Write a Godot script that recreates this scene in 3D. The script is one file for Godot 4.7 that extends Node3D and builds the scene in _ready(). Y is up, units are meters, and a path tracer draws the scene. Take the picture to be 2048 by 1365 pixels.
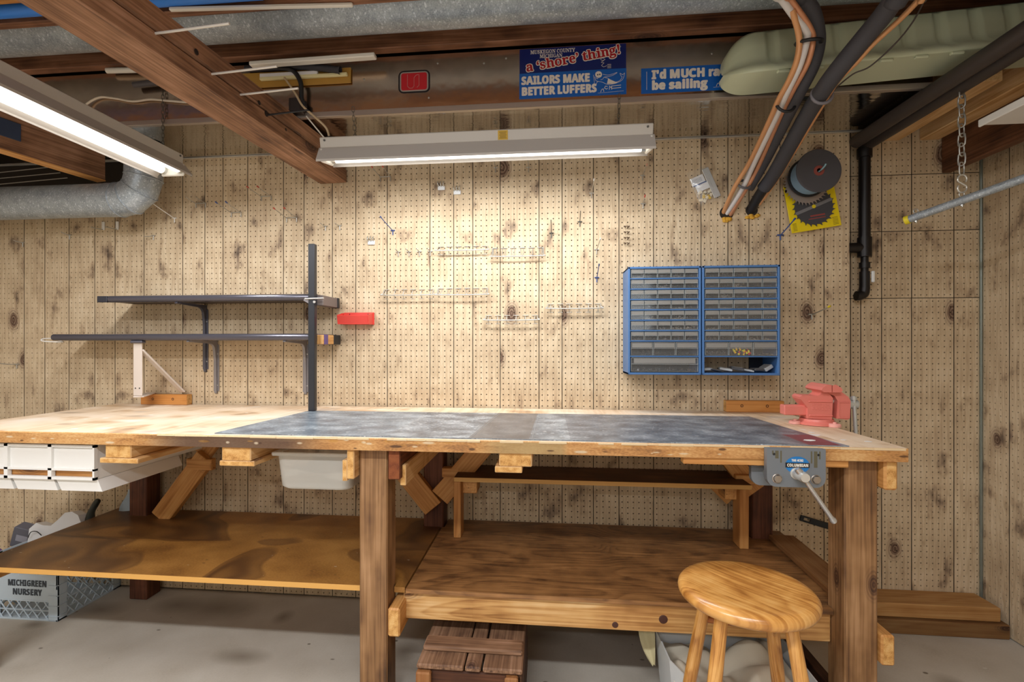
extends Node3D
# A basement workbench against a pegboard wall. Metres; y up; x along the wall; the main pegboard lies in z = 0, the room towards +z.

class MB:   # collects triangles for one surface
	var v := PackedVector3Array()
	var n := PackedVector3Array()
	var u := PackedVector2Array()
	var i := PackedInt32Array()
	var t := Transform3D()
	var us := Vector2(1, 1)
	var uo := Vector2()
	var turned := false   # slab(): grain along x instead of z
	func vert(p: Vector3, nn: Vector3, uv: Vector2) -> int:
		v.append(t * p)
		n.append((t.basis * nn).normalized())
		u.append(Vector2(uv.x * us.x + uo.x, uv.y * us.y + uo.y))
		return v.size() - 1
	func tri(a: Vector3, b: Vector3, c: Vector3, na: Vector3, nb: Vector3, nc: Vector3, ua: Vector2, ub: Vector2, uc: Vector2) -> void:
		var ia := vert(a, na, ua)
		var ib := vert(b, nb, ub)
		var ic := vert(c, nc, uc)
		if (b - a).cross(c - a).dot(na + nb + nc) > 0.0:
			i.append_array([ia, ic, ib])
		else:
			i.append_array([ia, ib, ic])
	func uvof(p: Vector3, nn: Vector3, ax: int) -> Vector2:
		var k := nn.abs().max_axis_index()
		if k == ax:
			return Vector2(p[(ax + 1) % 3], p[(ax + 2) % 3])
		return Vector2(p[3 - k - ax] + 0.13 * k, p[ax])
	func flatuv(p: Vector3) -> Vector2:
		return Vector2(p.z, p.x) if turned else Vector2(p.x, p.z)
	func quad(a: Vector3, b: Vector3, c: Vector3, d: Vector3, outw: Vector3, ax := 1) -> void:
		var nn := (b - a).cross(c - a)
		if nn.length_squared() < 1e-16:
			nn = (c - a).cross(d - a)
		nn = nn.normalized()
		if nn.dot(outw) < 0.0:
			nn = -nn
		tri(a, b, c, nn, nn, nn, uvof(a, nn, ax), uvof(b, nn, ax), uvof(c, nn, ax))
		tri(a, c, d, nn, nn, nn, uvof(a, nn, ax), uvof(c, nn, ax), uvof(d, nn, ax))
	func box(c: Vector3, s: Vector3, bv := 0.002, ax := -1, ends: MB = null) -> void:
		var h := s * 0.5
		if ax < 0:
			ax = s.max_axis_index()
		var b := minf(bv, minf(h.x, minf(h.y, h.z)) * 0.8)
		var pt := func(sg: Vector3, a: int) -> Vector3:
			var q := Vector3(sg.x * (h.x - b), sg.y * (h.y - b), sg.z * (h.z - b))
			q[a] = sg[a] * h[a]
			return c + q
		for a in 3:
			var e := (a + 1) % 3
			var f := (a + 2) % 3
			for sa in [-1.0, 1.0]:
				var q := []
				for w in [[-1, -1], [1, -1], [1, 1], [-1, 1]]:
					var sg := Vector3()
					sg[a] = sa
					sg[e] = w[0]
					sg[f] = w[1]
					q.append(pt.call(sg, a))
				var o := Vector3()
				o[a] = sa
				if ends != null and a == ax:
					ends.t = t
					ends.quad(q[0], q[1], q[2], q[3], o, ax)
				else:
					quad(q[0], q[1], q[2], q[3], o, ax)
				if b > 0.0:
					for se in [-1.0, 1.0]:
						var s1 := Vector3()
						s1[a] = sa
						s1[e] = se
						s1[f] = -1
						var s2 := s1
						s2[f] = 1
						quad(pt.call(s1, a), pt.call(s2, a), pt.call(s2, e), pt.call(s1, e), s1 + s2, ax)
		if b > 0.0:
			for k in 8:
				var sg := Vector3(1.0 if k & 1 else -1.0, 1.0 if k & 2 else -1.0, 1.0 if k & 4 else -1.0)
				var p0: Vector3 = pt.call(sg, 0)
				var nn := sg.normalized()
				var uu := uvof(p0, Vector3(1, 0, 0), ax)
				tri(p0, pt.call(sg, 1), pt.call(sg, 2), nn, nn, nn, uu, uu, uu)
	func tube(pts: Array, r, sides := 8, caps := true) -> void:
		var m := pts.size()
		var up := Vector3(0, 1, 0)
		var d0: Vector3 = (pts[1] - pts[0]).normalized()
		if absf(d0.dot(up)) > 0.9:
			up = Vector3(1, 0, 0)
		var side := d0.cross(up).normalized()
		var rings := []
		var dist := 0.0
		for k in m:
			var d: Vector3 = (pts[mini(k + 1, m - 1)] - pts[maxi(k - 1, 0)]).normalized()
			side = (side - d * side.dot(d)).normalized()
			var bi := d.cross(side)
			var rr: float = r[k] if r is Array else r
			if k > 0:
				dist += pts[k].distance_to(pts[k - 1])
			var ring := []
			for s in sides + 1:
				var a := TAU * s / sides
				var nn := side * cos(a) + bi * sin(a)
				ring.append(vert(pts[k] + nn * rr, nn, Vector2(float(s) / sides * TAU * rr, dist)))
			rings.append(ring)
			if caps and (k == 0 or k == m - 1):
				var dn := -d if k == 0 else d
				var cc := vert(pts[k], dn, Vector2())
				var ci := []
				for s in sides + 1:
					var a := TAU * s / sides
					var o := side * cos(a) + bi * sin(a)
					ci.append(vert(pts[k] + o * rr, dn, Vector2(cos(a), sin(a)) * rr))
				for s in sides:
					if k == 0:
						i.append_array([cc, ci[s], ci[s + 1]])
					else:
						i.append_array([cc, ci[s + 1], ci[s]])
		for k in m - 1:
			for s in sides:
				i.append_array([rings[k][s], rings[k + 1][s], rings[k + 1][s + 1]])
				i.append_array([rings[k][s], rings[k + 1][s + 1], rings[k][s + 1]])
	func lathe(prof: Array, segs := 24, round := false) -> void:   # profile of Vector2(radius, height) round y; round: smooth, with the grain laid flat across
		var sn := []
		for k in prof.size():
			var e0: Vector2 = (prof[k] - prof[k - 1]).normalized() if k > 0 else Vector2()
			var e1: Vector2 = (prof[k + 1] - prof[k]).normalized() if k < prof.size() - 1 else Vector2()
			var es := e0 + e1
			sn.append(Vector2(es.y, -es.x).normalized())
		for k in prof.size() - 1:
			var a: Vector2 = prof[k]
			var b: Vector2 = prof[k + 1]
			var e := b - a
			var nr := Vector2(e.y, -e.x).normalized()
			for s in segs:
				var q := []
				for w in [[a, s], [b, s], [b, s + 1], [a, s + 1]]:
					var an: float = TAU * w[1] / segs
					var nk: Vector2 = nr
					if round:
						nk = sn[k] if w[0] == a else sn[k + 1]
					q.append([Vector3(w[0].x * cos(an), w[0].y, w[0].x * sin(an)), Vector3(nk.x * cos(an), nk.y, nk.x * sin(an))])
				var uvs := []
				for p in q:
					uvs.append(Vector2(p[0].x, p[0].z) if round or absf(nr.y) > 0.5 else Vector2(TAU * s / segs * 0.1, p[0].y))
				tri(q[0][0], q[1][0], q[2][0], q[0][1], q[1][1], q[2][1], uvs[0], uvs[1], uvs[2])
				tri(q[0][0], q[2][0], q[3][0], q[0][1], q[2][1], q[3][1], uvs[0], uvs[2], uvs[3])
	func ext(poly: PackedVector2Array, z0: float, z1: float, ax := 1) -> void:   # a prism: the outline in xy, from z0 to z1
		if Geometry2D.is_polygon_clockwise(poly):
			poly.reverse()
		var tr := Geometry2D.triangulate_polygon(poly)
		for k in range(0, tr.size(), 3):
			for zz in [[z0, -1.0], [z1, 1.0]]:
				var nn := Vector3(0, 0, zz[1])
				var q := []
				for w in 3:
					var p := poly[tr[k + w]]
					q.append(Vector3(p.x, p.y, zz[0]))
				tri(q[0], q[1], q[2], nn, nn, nn, uvof(q[0], nn, ax), uvof(q[1], nn, ax), uvof(q[2], nn, ax))
		for k in poly.size():
			var a := poly[k]
			var b := poly[(k + 1) % poly.size()]
			quad(Vector3(a.x, a.y, z0), Vector3(b.x, b.y, z0), Vector3(b.x, b.y, z1), Vector3(a.x, a.y, z1), Vector3(b.y - a.y, a.x - b.x, 0), ax)
	func grid(rows: Array, flip := false) -> void:   # smooth sheet through rows of points
		var R := rows.size()
		var C: int = rows[0].size()
		var base := v.size()
		for r in R:
			for c in C:
				var dx: Vector3 = rows[r][mini(c + 1, C - 1)] - rows[r][maxi(c - 1, 0)]
				var dy: Vector3 = rows[mini(r + 1, R - 1)][c] - rows[maxi(r - 1, 0)][c]
				var nn := dx.cross(dy).normalized()
				if nn.length_squared() < 0.1:
					nn = Vector3.UP
				vert(rows[r][c], -nn if flip else nn, Vector2(rows[r][c].x, rows[r][c].z))
		for r in R - 1:
			for c in C - 1:
				var a := base + r * C + c
				var q := [a, a + C + 1, a + 1, a, a + C, a + C + 1]
				if flip:
					q = [a, a + 1, a + C + 1, a, a + C + 1, a + C]
				i.append_array(q)

var rng := RandomNumberGenerator.new()
var mats := {}
var tex := {}
var counts := {}

func numbered(parent: Node, called: String) -> String:
	var key := str(parent.get_instance_id()) + called
	var k: int = counts.get(key, 0)
	counts[key] = k + 1
	return called if k == 0 else "%s_%03d" % [called, k]

func thing(called: String, label: String, category: String, at := Vector3.ZERO, group := "") -> Node3D:
	var o := Node3D.new()
	o.name = numbered(self, called)
	add_child(o, true)
	o.position = at
	return tag(o, label, category, group)

func tag(o: Node3D, label: String, category: String, group := "") -> Node3D:
	o.set_meta("label", label)
	o.set_meta("category", category)
	if group:
		o.set_meta("group", group)
	return o

func mesh_of(mb: MB, m: Material, more := []) -> ArrayMesh:
	var am := ArrayMesh.new()
	for s in [[mb, m]] + more:
		var b: MB = s[0]
		if b.v.is_empty():
			continue
		var arr := []
		arr.resize(Mesh.ARRAY_MAX)
		arr[Mesh.ARRAY_VERTEX] = b.v
		arr[Mesh.ARRAY_NORMAL] = b.n
		arr[Mesh.ARRAY_TEX_UV] = b.u
		arr[Mesh.ARRAY_INDEX] = b.i
		am.add_surface_from_arrays(Mesh.PRIMITIVE_TRIANGLES, arr)
		am.surface_set_material(am.get_surface_count() - 1, s[1])
	return am

func put(called: String, mesh: Mesh, parent: Node = null, at := Transform3D()) -> MeshInstance3D:
	var o := MeshInstance3D.new()
	var p: Node = parent if parent else self
	o.name = numbered(p, called)
	o.mesh = mesh
	o.transform = at
	o.cast_shadow = GeometryInstance3D.SHADOW_CASTING_SETTING_ON
	p.add_child(o, true)
	return o

func obj(called: String, mb: MB, m: Material, parent: Node = null, more := []) -> MeshInstance3D:
	return put(called, mesh_of(mb, m, more), parent)

func struct(called: String, mb: MB, m: Material) -> MeshInstance3D:
	var o := obj(called, mb, m)
	o.set_meta("kind", "structure")
	return o

func stuff(o: Node) -> Node:
	o.set_meta("kind", "stuff")
	return o

func mk(color: Color, rough := 0.6, metal := 0.0, t: Texture2D = null) -> StandardMaterial3D:
	var key := "%s|%s|%s|%s" % [color, rough, metal, t]
	if mats.has(key):
		return mats[key]
	var m := StandardMaterial3D.new()
	m.albedo_color = color
	m.roughness = rough
	m.metallic = metal
	if t:
		m.albedo_texture = t
	mats[key] = m
	return m

func clear(color: Color, alpha: float, rough := 0.1) -> StandardMaterial3D:
	var m := StandardMaterial3D.new()
	m.albedo_color = Color(color.r, color.g, color.b, alpha)
	m.transparency = BaseMaterial3D.TRANSPARENCY_ALPHA
	m.roughness = rough
	return m

# ---------- computed textures ----------
func nz(s: int, freq: float, w: int, h: int, W: int, H: int, oct := 3) -> PackedByteArray:
	var f := FastNoiseLite.new()
	f.seed = s
	f.frequency = freq
	f.noise_type = FastNoiseLite.TYPE_SIMPLEX_SMOOTH
	f.fractal_octaves = oct
	var im := f.get_seamless_image(w, h)
	im.convert(Image.FORMAT_L8)
	if w != W or h != H:
		im.resize(W, H, Image.INTERPOLATE_CUBIC)
	return im.get_data()

func ramp(cols: Array) -> PackedByteArray:
	var o := PackedByteArray()
	for k in 256:
		var x := k / 255.0 * (cols.size() - 1)
		var a := mini(int(x), cols.size() - 2)
		var c: Color = (cols[a] as Color).lerp(cols[a + 1], x - a)
		o.append_array([c.r8, c.g8, c.b8])
	return o

# bands: growth-ring count across, warp: how far they wander, then weights of rings, fine grain and blotches; smudge: dirt patches of their own
func wood(s: int, W: int, H: int, cols: Array, bands: float, warp: float, wr: float, wf: float, wb: float, knots := 0, smudge := 0.0) -> ImageTexture:
	var A := nz(s, 0.012, W / 4, H / 16, W, H, 2)
	var B := nz(s + 1, 0.09, W, H / 32, W, H, 3)
	var C := nz(s + 2, 0.02, W / 4, H / 4, W, H, 4)
	var D := nz(s + 3, 0.028, W / 4, H / 6, W, H, 5) if smudge > 0.0 else C
	var lut := ramp(cols)
	var ring := PackedFloat32Array()
	for k in 256:
		var x := k / 255.0
		ring.append(pow(x, 2.2) if x < 0.85 else (1.0 - x) / 0.15 * 0.7)
	var kn := []
	var r := RandomNumberGenerator.new()
	r.seed = s
	for k in knots:
		kn.append([r.randf_range(0.08, 0.92) * W, r.randf_range(0.02, 0.98) * H, r.randf_range(0.012, 0.026) * W * (1024.0 / W if W > 600 else 1.6)])
	var out := PackedByteArray()
	out.resize(W * H * 3)
	var j := 0
	var p := 0
	var fr := bands * 256.0 / W
	var wp := warp * 2.0
	for y in H:
		for x in W:
			var ph := int(x * fr + A[p] * wp) & 255
			var val := ring[ph] * wr + (B[p] - 128) * wf + (C[p] - 128) * wb + 80.0
			if smudge > 0.0:
				var dd := D[p] - 165
				if dd > 0:
					val += dd * smudge
			var q := clampi(int(val), 0, 255) * 3
			out[j] = lut[q]
			out[j + 1] = lut[q + 1]
			out[j + 2] = lut[q + 2]
			j += 3
			p += 1
	for k in kn:
		var R: float = k[2]
		for y in range(int(k[1] - R * 3.5), int(k[1] + R * 3.5)):
			for x in range(maxi(0, int(k[0] - R * 2)), mini(W, int(k[0] + R * 2))):
				var dx: float = (x - k[0]) / R
				var dy: float = (y - k[1]) / (R * 1.5)
				var d := sqrt(dx * dx + dy * dy) + (C[posmod(y, H) * W + x] - 128) * 0.004
				var m := 0.0
				if d < 1.0:
					m = 0.3 + 0.4 * absf(sin(d * 7.0))
				elif d < 2.2:
					m = 0.42 * (2.2 - d) / 1.2 * (0.65 + 0.35 * sin(d * 14.0))
				if m > 0.0:
					var q := (posmod(y, H) * W + x) * 3
					for c in 3:
						out[q + c] = int(out[q + c] * (1.0 - m * (0.75 if c == 0 else 0.85)))
	return itex(Image.create_from_data(W, H, false, Image.FORMAT_RGB8, out))

func itex(im: Image) -> ImageTexture:
	im.generate_mipmaps()
	return ImageTexture.create_from_image(im)

func blot(im: Image, r: RandomNumberGenerator, count: int, cols: Array, rmin: float, rmax: float, soft := false) -> void:
	var W := im.get_width()
	var H := im.get_height()
	for k in count:
		var cx := r.randf() * W
		var cy := r.randf() * H
		var R := r.randf_range(rmin, rmax)
		var asp := r.randf_range(0.6, 2.2)
		var c: Color = cols[r.randi() % cols.size()]
		for y in range(maxi(0, int(cy - R)), mini(H, int(cy + R) + 1)):
			for x in range(maxi(0, int(cx - R * asp)), mini(W, int(cx + R * asp) + 1)):
				var d := Vector2((x - cx) / (R * asp), (y - cy) / R).length()
				if d < 1.0:
					im.set_pixel(x, y, im.get_pixel(x, y).lerp(c, c.a * ((1.0 - d) if soft else minf(1.0, (1.0 - d) * 3.0))))

func mottled(s: int, W: int, H: int, cols: Array, f1: float, w1: float, f2: float, w2: float) -> Image:
	var A := nz(s, f1, W / 2, H / 2, W, H, 5)
	var B := nz(s + 1, f2, W, H, W, H, 3)
	var lut := ramp(cols)
	var out := PackedByteArray()
	out.resize(W * H * 3)
	for p in W * H:
		var q := clampi(int(128.0 + (A[p] - 128) * w1 + (B[p] - 128) * w2), 0, 255) * 3
		out[p * 3] = lut[q]
		out[p * 3 + 1] = lut[q + 1]
		out[p * 3 + 2] = lut[q + 2]
	return Image.create_from_data(W, H, false, Image.FORMAT_RGB8, out)

func normal_map(s: int, freq: float, strength: float, size := 512, stretch := 1) -> ImageTexture:
	var d := nz(s, freq, size, size / stretch, size, size, 3)
	var im := Image.create_from_data(size, size, false, Image.FORMAT_L8, d)
	im.convert(Image.FORMAT_RGBA8)
	im.bump_map_to_normal_map(strength)
	return itex(im)

# ---------- small shape helpers ----------
func spline(pts: Array, sub := 6) -> Array:
	var o := []
	for k in pts.size() - 1:
		var a: Vector3 = pts[maxi(k - 1, 0)]
		var b: Vector3 = pts[k]
		var c: Vector3 = pts[k + 1]
		var d: Vector3 = pts[mini(k + 2, pts.size() - 1)]
		for s in sub:
			o.append(b.cubic_interpolate(c, a, d, float(s) / sub))
	o.append(pts[-1])
	return o

func arc(c: Vector2, r: float, a0: float, a1: float, n := 6) -> PackedVector2Array:
	var o := PackedVector2Array()
	for k in n + 1:
		var a := deg_to_rad(lerpf(a0, a1, float(k) / n))
		o.append(c + Vector2(cos(a), sin(a)) * r)
	return o

func rrect(w: float, h: float, r: float, n := 4) -> PackedVector2Array:
	var o := PackedVector2Array()
	o.append_array(arc(Vector2(w / 2 - r, h / 2 - r), r, 0, 90, n))
	o.append_array(arc(Vector2(-w / 2 + r, h / 2 - r), r, 90, 180, n))
	o.append_array(arc(Vector2(-w / 2 + r, -h / 2 + r), r, 180, 270, n))
	o.append_array(arc(Vector2(w / 2 - r, -h / 2 + r), r, 270, 360, n))
	return o

func basis_to(dir: Vector3) -> Basis:   # y axis along dir
	var y := dir.normalized()
	var x := y.cross(Vector3(0, 0, 1) if absf(y.z) < 0.9 else Vector3(1, 0, 0)).normalized()
	return Basis(x, y, x.cross(y))

func wmb(span := Vector2(0.5, 2.0)) -> MB:   # a builder with a wood texture placed at random
	var mb := MB.new()
	mb.us = Vector2(1.0 / span.x, 1.0 / span.y)
	mb.uo = Vector2(rng.randf(), rng.randf())
	return mb

func lumber(called: String, c: Vector3, s: Vector3, m: Material, parent: Node, bv := 0.003, endm: Material = null, ax := -1) -> MeshInstance3D:
	var a := wmb()
	var e := MB.new()
	e.us = Vector2(10, 10)
	e.uo = Vector2(rng.randf(), rng.randf())
	a.box(c, s, bv, ax, e)
	return obj(called, a, m, parent, [[e, endm if endm else m]])

func words(text: String, font: String, bold: int, size: float, at: Transform3D, m: Material, parent: Node, called := "lettering", wide := 1.0, outline := 0.0) -> MeshInstance3D:
	var tm := TextMesh.new()
	tm.text = text
	var f := SystemFont.new()
	f.font_names = [font]
	f.font_weight = bold
	tm.font = f
	tm.font_size = 32
	tm.pixel_size = size / 32.0
	tm.depth = 0.0006
	tm.curve_step = 2.0
	var st := SurfaceTool.new()
	var k := 0
	for o in ([Vector3()] if outline == 0.0 else [Vector3(1, 0, 0), Vector3(-1, 0, 0), Vector3(0, 1, 0), Vector3(0, -1, 0), Vector3(0.7, 0.7, 0), Vector3(-0.7, 0.7, 0), Vector3(0.7, -0.7, 0), Vector3(-0.7, -0.7, 0)]):
		for s in tm.get_surface_count():
			st.append_from(tm, s, Transform3D(Basis.from_scale(Vector3(wide, 1, 1)), o * outline + Vector3(0, 0, k * 0.00001)))
		k += 1
	st.set_material(m)
	return put(called, st.commit(), parent, at)

var local_roots := {}

func origin_of(p: Node) -> Vector3:
	var g := Vector3()
	while p and p != self:
		if local_roots.has(p):
			return Vector3()
		g += (p as Node3D).position
		p = p.get_parent()
	return g

func part(called: String, mb: MB, m: Material, parent: Node, more := []) -> MeshInstance3D:
	# shapes are written in room coordinates; the part is shifted so that it hangs from its thing's base
	var o := put(called, mesh_of(mb, m, more), parent)
	o.position = -origin_of(parent)
	return o

func beam(called: String, x0: float, x1: float, y0: float, y1: float, z0: float, z1: float, m: Material, parent: Node, bv := 0.003, endm: Material = null, ax := -1) -> MeshInstance3D:
	var o := lumber(called, Vector3((x0 + x1) / 2, (y0 + y1) / 2, (z0 + z1) / 2), Vector3(x1 - x0, y1 - y0, z1 - z0), m, parent, bv, endm, ax)
	if parent != self:
		o.position = -origin_of(parent)
	return o

func board(called: String, a: Vector3, b: Vector3, w: Vector3, thick: float, m: Material, parent: Node) -> MeshInstance3D:
	# a straight board whose centre line runs a..b; w: the direction and size of its width
	var mb := wmb()
	var d := b - a
	var y := d.normalized()
	var x := (w - y * w.dot(y)).normalized()
	mb.t = Transform3D(Basis(x, y, x.cross(y)), (a + b) / 2)
	mb.box(Vector3(), Vector3(w.length(), d.length(), thick), 0.002, 1)
	return part(called, mb, m, parent)

func pegpanel(called: String, u0: float, u1: float, v0: float, v1: float, xf: Transform3D, m: Material, parent: Node) -> void:
	# a strip of perforated hardboard: every hole is a real one
	var nx := maxi(1, roundi((u1 - u0) / 0.0254))
	var ny := maxi(1, roundi((v1 - v0) / 0.0254))
	var px := (u1 - u0) / nx
	var py := (v1 - v0) / ny
	var N := nx * ny
	var v := PackedVector3Array()
	var n := PackedVector3Array()
	var uv := PackedVector2Array()
	var ix := PackedInt32Array()
	v.resize(N * 32)
	n.resize(N * 32)
	uv.resize(N * 32)
	ix.resize(N * 96)
	var off := Vector2(rng.randf(), rng.randf() * 0.02)
	var sgn := 1.0 if rng.randf() < 0.5 else -1.0
	var oct := []
	var sq := []
	for k in 8:
		var a := k * PI / 4
		oct.append(Vector2(cos(a), sin(a)))
		sq.append(Vector2(signf(roundf(cos(a) * 100)), signf(roundf(sin(a) * 100))) * 0.5)
	var fr := (xf.basis * Vector3(0, 0, 1)).normalized()
	var R := 0.003
	var rad := []
	for k in 8:
		rad.append((xf.basis * Vector3(-oct[k].x, -oct[k].y, 0)).normalized())
	var b := 0
	var q := 0
	for gy in ny:
		for gx in nx:
			var c := Vector2(u0 + (gx + 0.5) * px, v0 + (gy + 0.5) * py)
			for k in 8:
				var i0: Vector2 = c + oct[k] * R
				var o0: Vector2 = c + Vector2(sq[k].x * px, sq[k].y * py)
				var f := xf * Vector3(i0.x, i0.y, 0)
				v[b + k] = f
				v[b + 8 + k] = xf * Vector3(o0.x, o0.y, 0)
				v[b + 16 + k] = f
				v[b + 24 + k] = xf * Vector3(i0.x, i0.y, -0.0042)
				n[b + k] = fr
				n[b + 8 + k] = fr
				n[b + 16 + k] = rad[k]
				n[b + 24 + k] = rad[k]
				var uu := Vector2(sgn * i0.x / 1.06 + off.x, i0.y / 2.2 + off.y)
				uv[b + k] = uu
				uv[b + 8 + k] = Vector2(sgn * o0.x / 1.06 + off.x, o0.y / 2.2 + off.y)
				uv[b + 16 + k] = uu
				uv[b + 24 + k] = uu
				var k1 := (k + 1) & 7
				ix[q] = b + k
				ix[q + 1] = b + k1
				ix[q + 2] = b + 8 + k1
				ix[q + 3] = b + k
				ix[q + 4] = b + 8 + k1
				ix[q + 5] = b + 8 + k
				ix[q + 6] = b + 16 + k
				ix[q + 7] = b + 24 + k
				ix[q + 8] = b + 24 + k1
				ix[q + 9] = b + 16 + k
				ix[q + 10] = b + 24 + k1
				ix[q + 11] = b + 16 + k1
				q += 12
			b += 32
	var arr := []
	arr.resize(Mesh.ARRAY_MAX)
	arr[Mesh.ARRAY_VERTEX] = v
	arr[Mesh.ARRAY_NORMAL] = n
	arr[Mesh.ARRAY_TEX_UV] = uv
	arr[Mesh.ARRAY_INDEX] = ix
	var am := ArrayMesh.new()
	am.add_surface_from_arrays(Mesh.PRIMITIVE_TRIANGLES, arr)
	am.surface_set_material(0, m)
	var ed := MB.new()   # the cut edges of the strip
	for e in [[Vector2(u0, v0), Vector2(u1, v0), Vector3(0, -1, 0)], [Vector2(u1, v0), Vector2(u1, v1), Vector3(1, 0, 0)], [Vector2(u1, v1), Vector2(u0, v1), Vector3(0, 1, 0)], [Vector2(u0, v1), Vector2(u0, v0), Vector3(-1, 0, 0)]]:
		ed.t = xf
		ed.quad(Vector3(e[0].x, e[0].y, 0), Vector3(e[1].x, e[1].y, 0), Vector3(e[1].x, e[1].y, -0.004), Vector3(e[0].x, e[0].y, -0.004), e[2])
	var arr2 := []
	arr2.resize(Mesh.ARRAY_MAX)
	arr2[Mesh.ARRAY_VERTEX] = ed.v
	arr2[Mesh.ARRAY_NORMAL] = ed.n
	arr2[Mesh.ARRAY_INDEX] = ed.i
	arr2[Mesh.ARRAY_TEX_UV] = ed.u
	am.add_surface_from_arrays(Mesh.PRIMITIVE_TRIANGLES, arr2)
	am.surface_set_material(1, groove_m)
	put(called, am, parent)

var groove_m: StandardMaterial3D
var pine: StandardMaterial3D
var pine_end: StandardMaterial3D
var amber: StandardMaterial3D
var fir: StandardMaterial3D
var postm: StandardMaterial3D
var oldm: StandardMaterial3D
var beamm: StandardMaterial3D
var galv: StandardMaterial3D
var steel: StandardMaterial3D
var black: StandardMaterial3D
var white_metal: StandardMaterial3D
var copper: StandardMaterial3D
var peg: StandardMaterial3D

func materials() -> void:
	tex.pine = wood(11, 512, 1536, [Color("e6c696"), Color("d8ae78"), Color("ba8a52"), Color("8f6234")], 5, 1.6, 70, 0.5, 0.35, 6)
	tex.fir = wood(21, 512, 1536, [Color("e4be88"), Color("d0a062"), Color("a87640"), Color("744c28")], 9, 2.6, 90, 0.45, 0.45, 2)
	tex.dark = wood(31, 512, 1536, [Color("bd987a"), Color("9c7858"), Color("75553c"), Color("473224")], 7, 1.4, 55, 0.6, 0.6, 4, 0.8)
	tex.peg = wood(41, 1024, 2048, [Color("dfccb0"), Color("d0bb9b"), Color("bba486"), Color("8f7b65"), Color("5a4c40")], 14, 2.4, 26, 0.3, 0.36, 9, 1.6)
	var e := mottled(51, 128, 128, [Color("e2b878"), Color("d3a05c"), Color("a87438")], 0.05, 1.0, 0.2, 0.6)
	tex.end = itex(e)
	pine = mk(Color.WHITE, 0.6, 0, tex.pine)
	pine_end = mk(Color.WHITE, 0.75, 0, tex.end)
	amber = mk(Color("f4dcb8"), 0.55, 0, tex.pine)
	fir = mk(Color.WHITE, 0.5, 0, tex.fir)
	postm = mk(Color("ece2c8"), 0.55, 0, tex.dark)
	oldm = mk(Color("8a6a5c"), 0.65, 0, tex.dark)
	beamm = mk(Color("ecdedc"), 0.6, 0, tex.dark)
	peg = mk(Color.WHITE, 0.58, 0, tex.peg)
	var hb := nz(43, 0.12, 512, 256, 512, 512, 3)
	var him := Image.create_from_data(512, 512, false, Image.FORMAT_L8, hb)
	him.convert(Image.FORMAT_RGBA8)
	him.bump_map_to_normal_map(2.5)
	peg.metallic_specular = 0.3
	peg.normal_enabled = true
	peg.normal_texture = itex(him)
	peg.normal_scale = 0.35
	groove_m = mk(Color("2b231b"), 0.9)
	var g := mottled(61, 512, 512, [Color("868d92"), Color("a3a9ad"), Color("aeb4b7"), Color("c4c9cb")], 0.02, 0.7, 0.11, 0.9)
	var gr := RandomNumberGenerator.new()
	gr.seed = 62
	blot(g, gr, 1500, [Color(0.92, 0.94, 0.95, 0.6), Color(0.52, 0.55, 0.58, 0.35), Color(0.82, 0.84, 0.86, 0.5)], 1.5, 5.0)
	galv = mk(Color("eef2f6"), 0.4, 0.35, itex(g))
	steel = mk(Color("c9cac6"), 0.3, 0.85)
	black = mk(Color("1b1b1d"), 0.5)
	white_metal = mk(Color("d9d7d2"), 0.45)
	copper = mk(Color("c98d68"), 0.38, 0.35)

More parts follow.
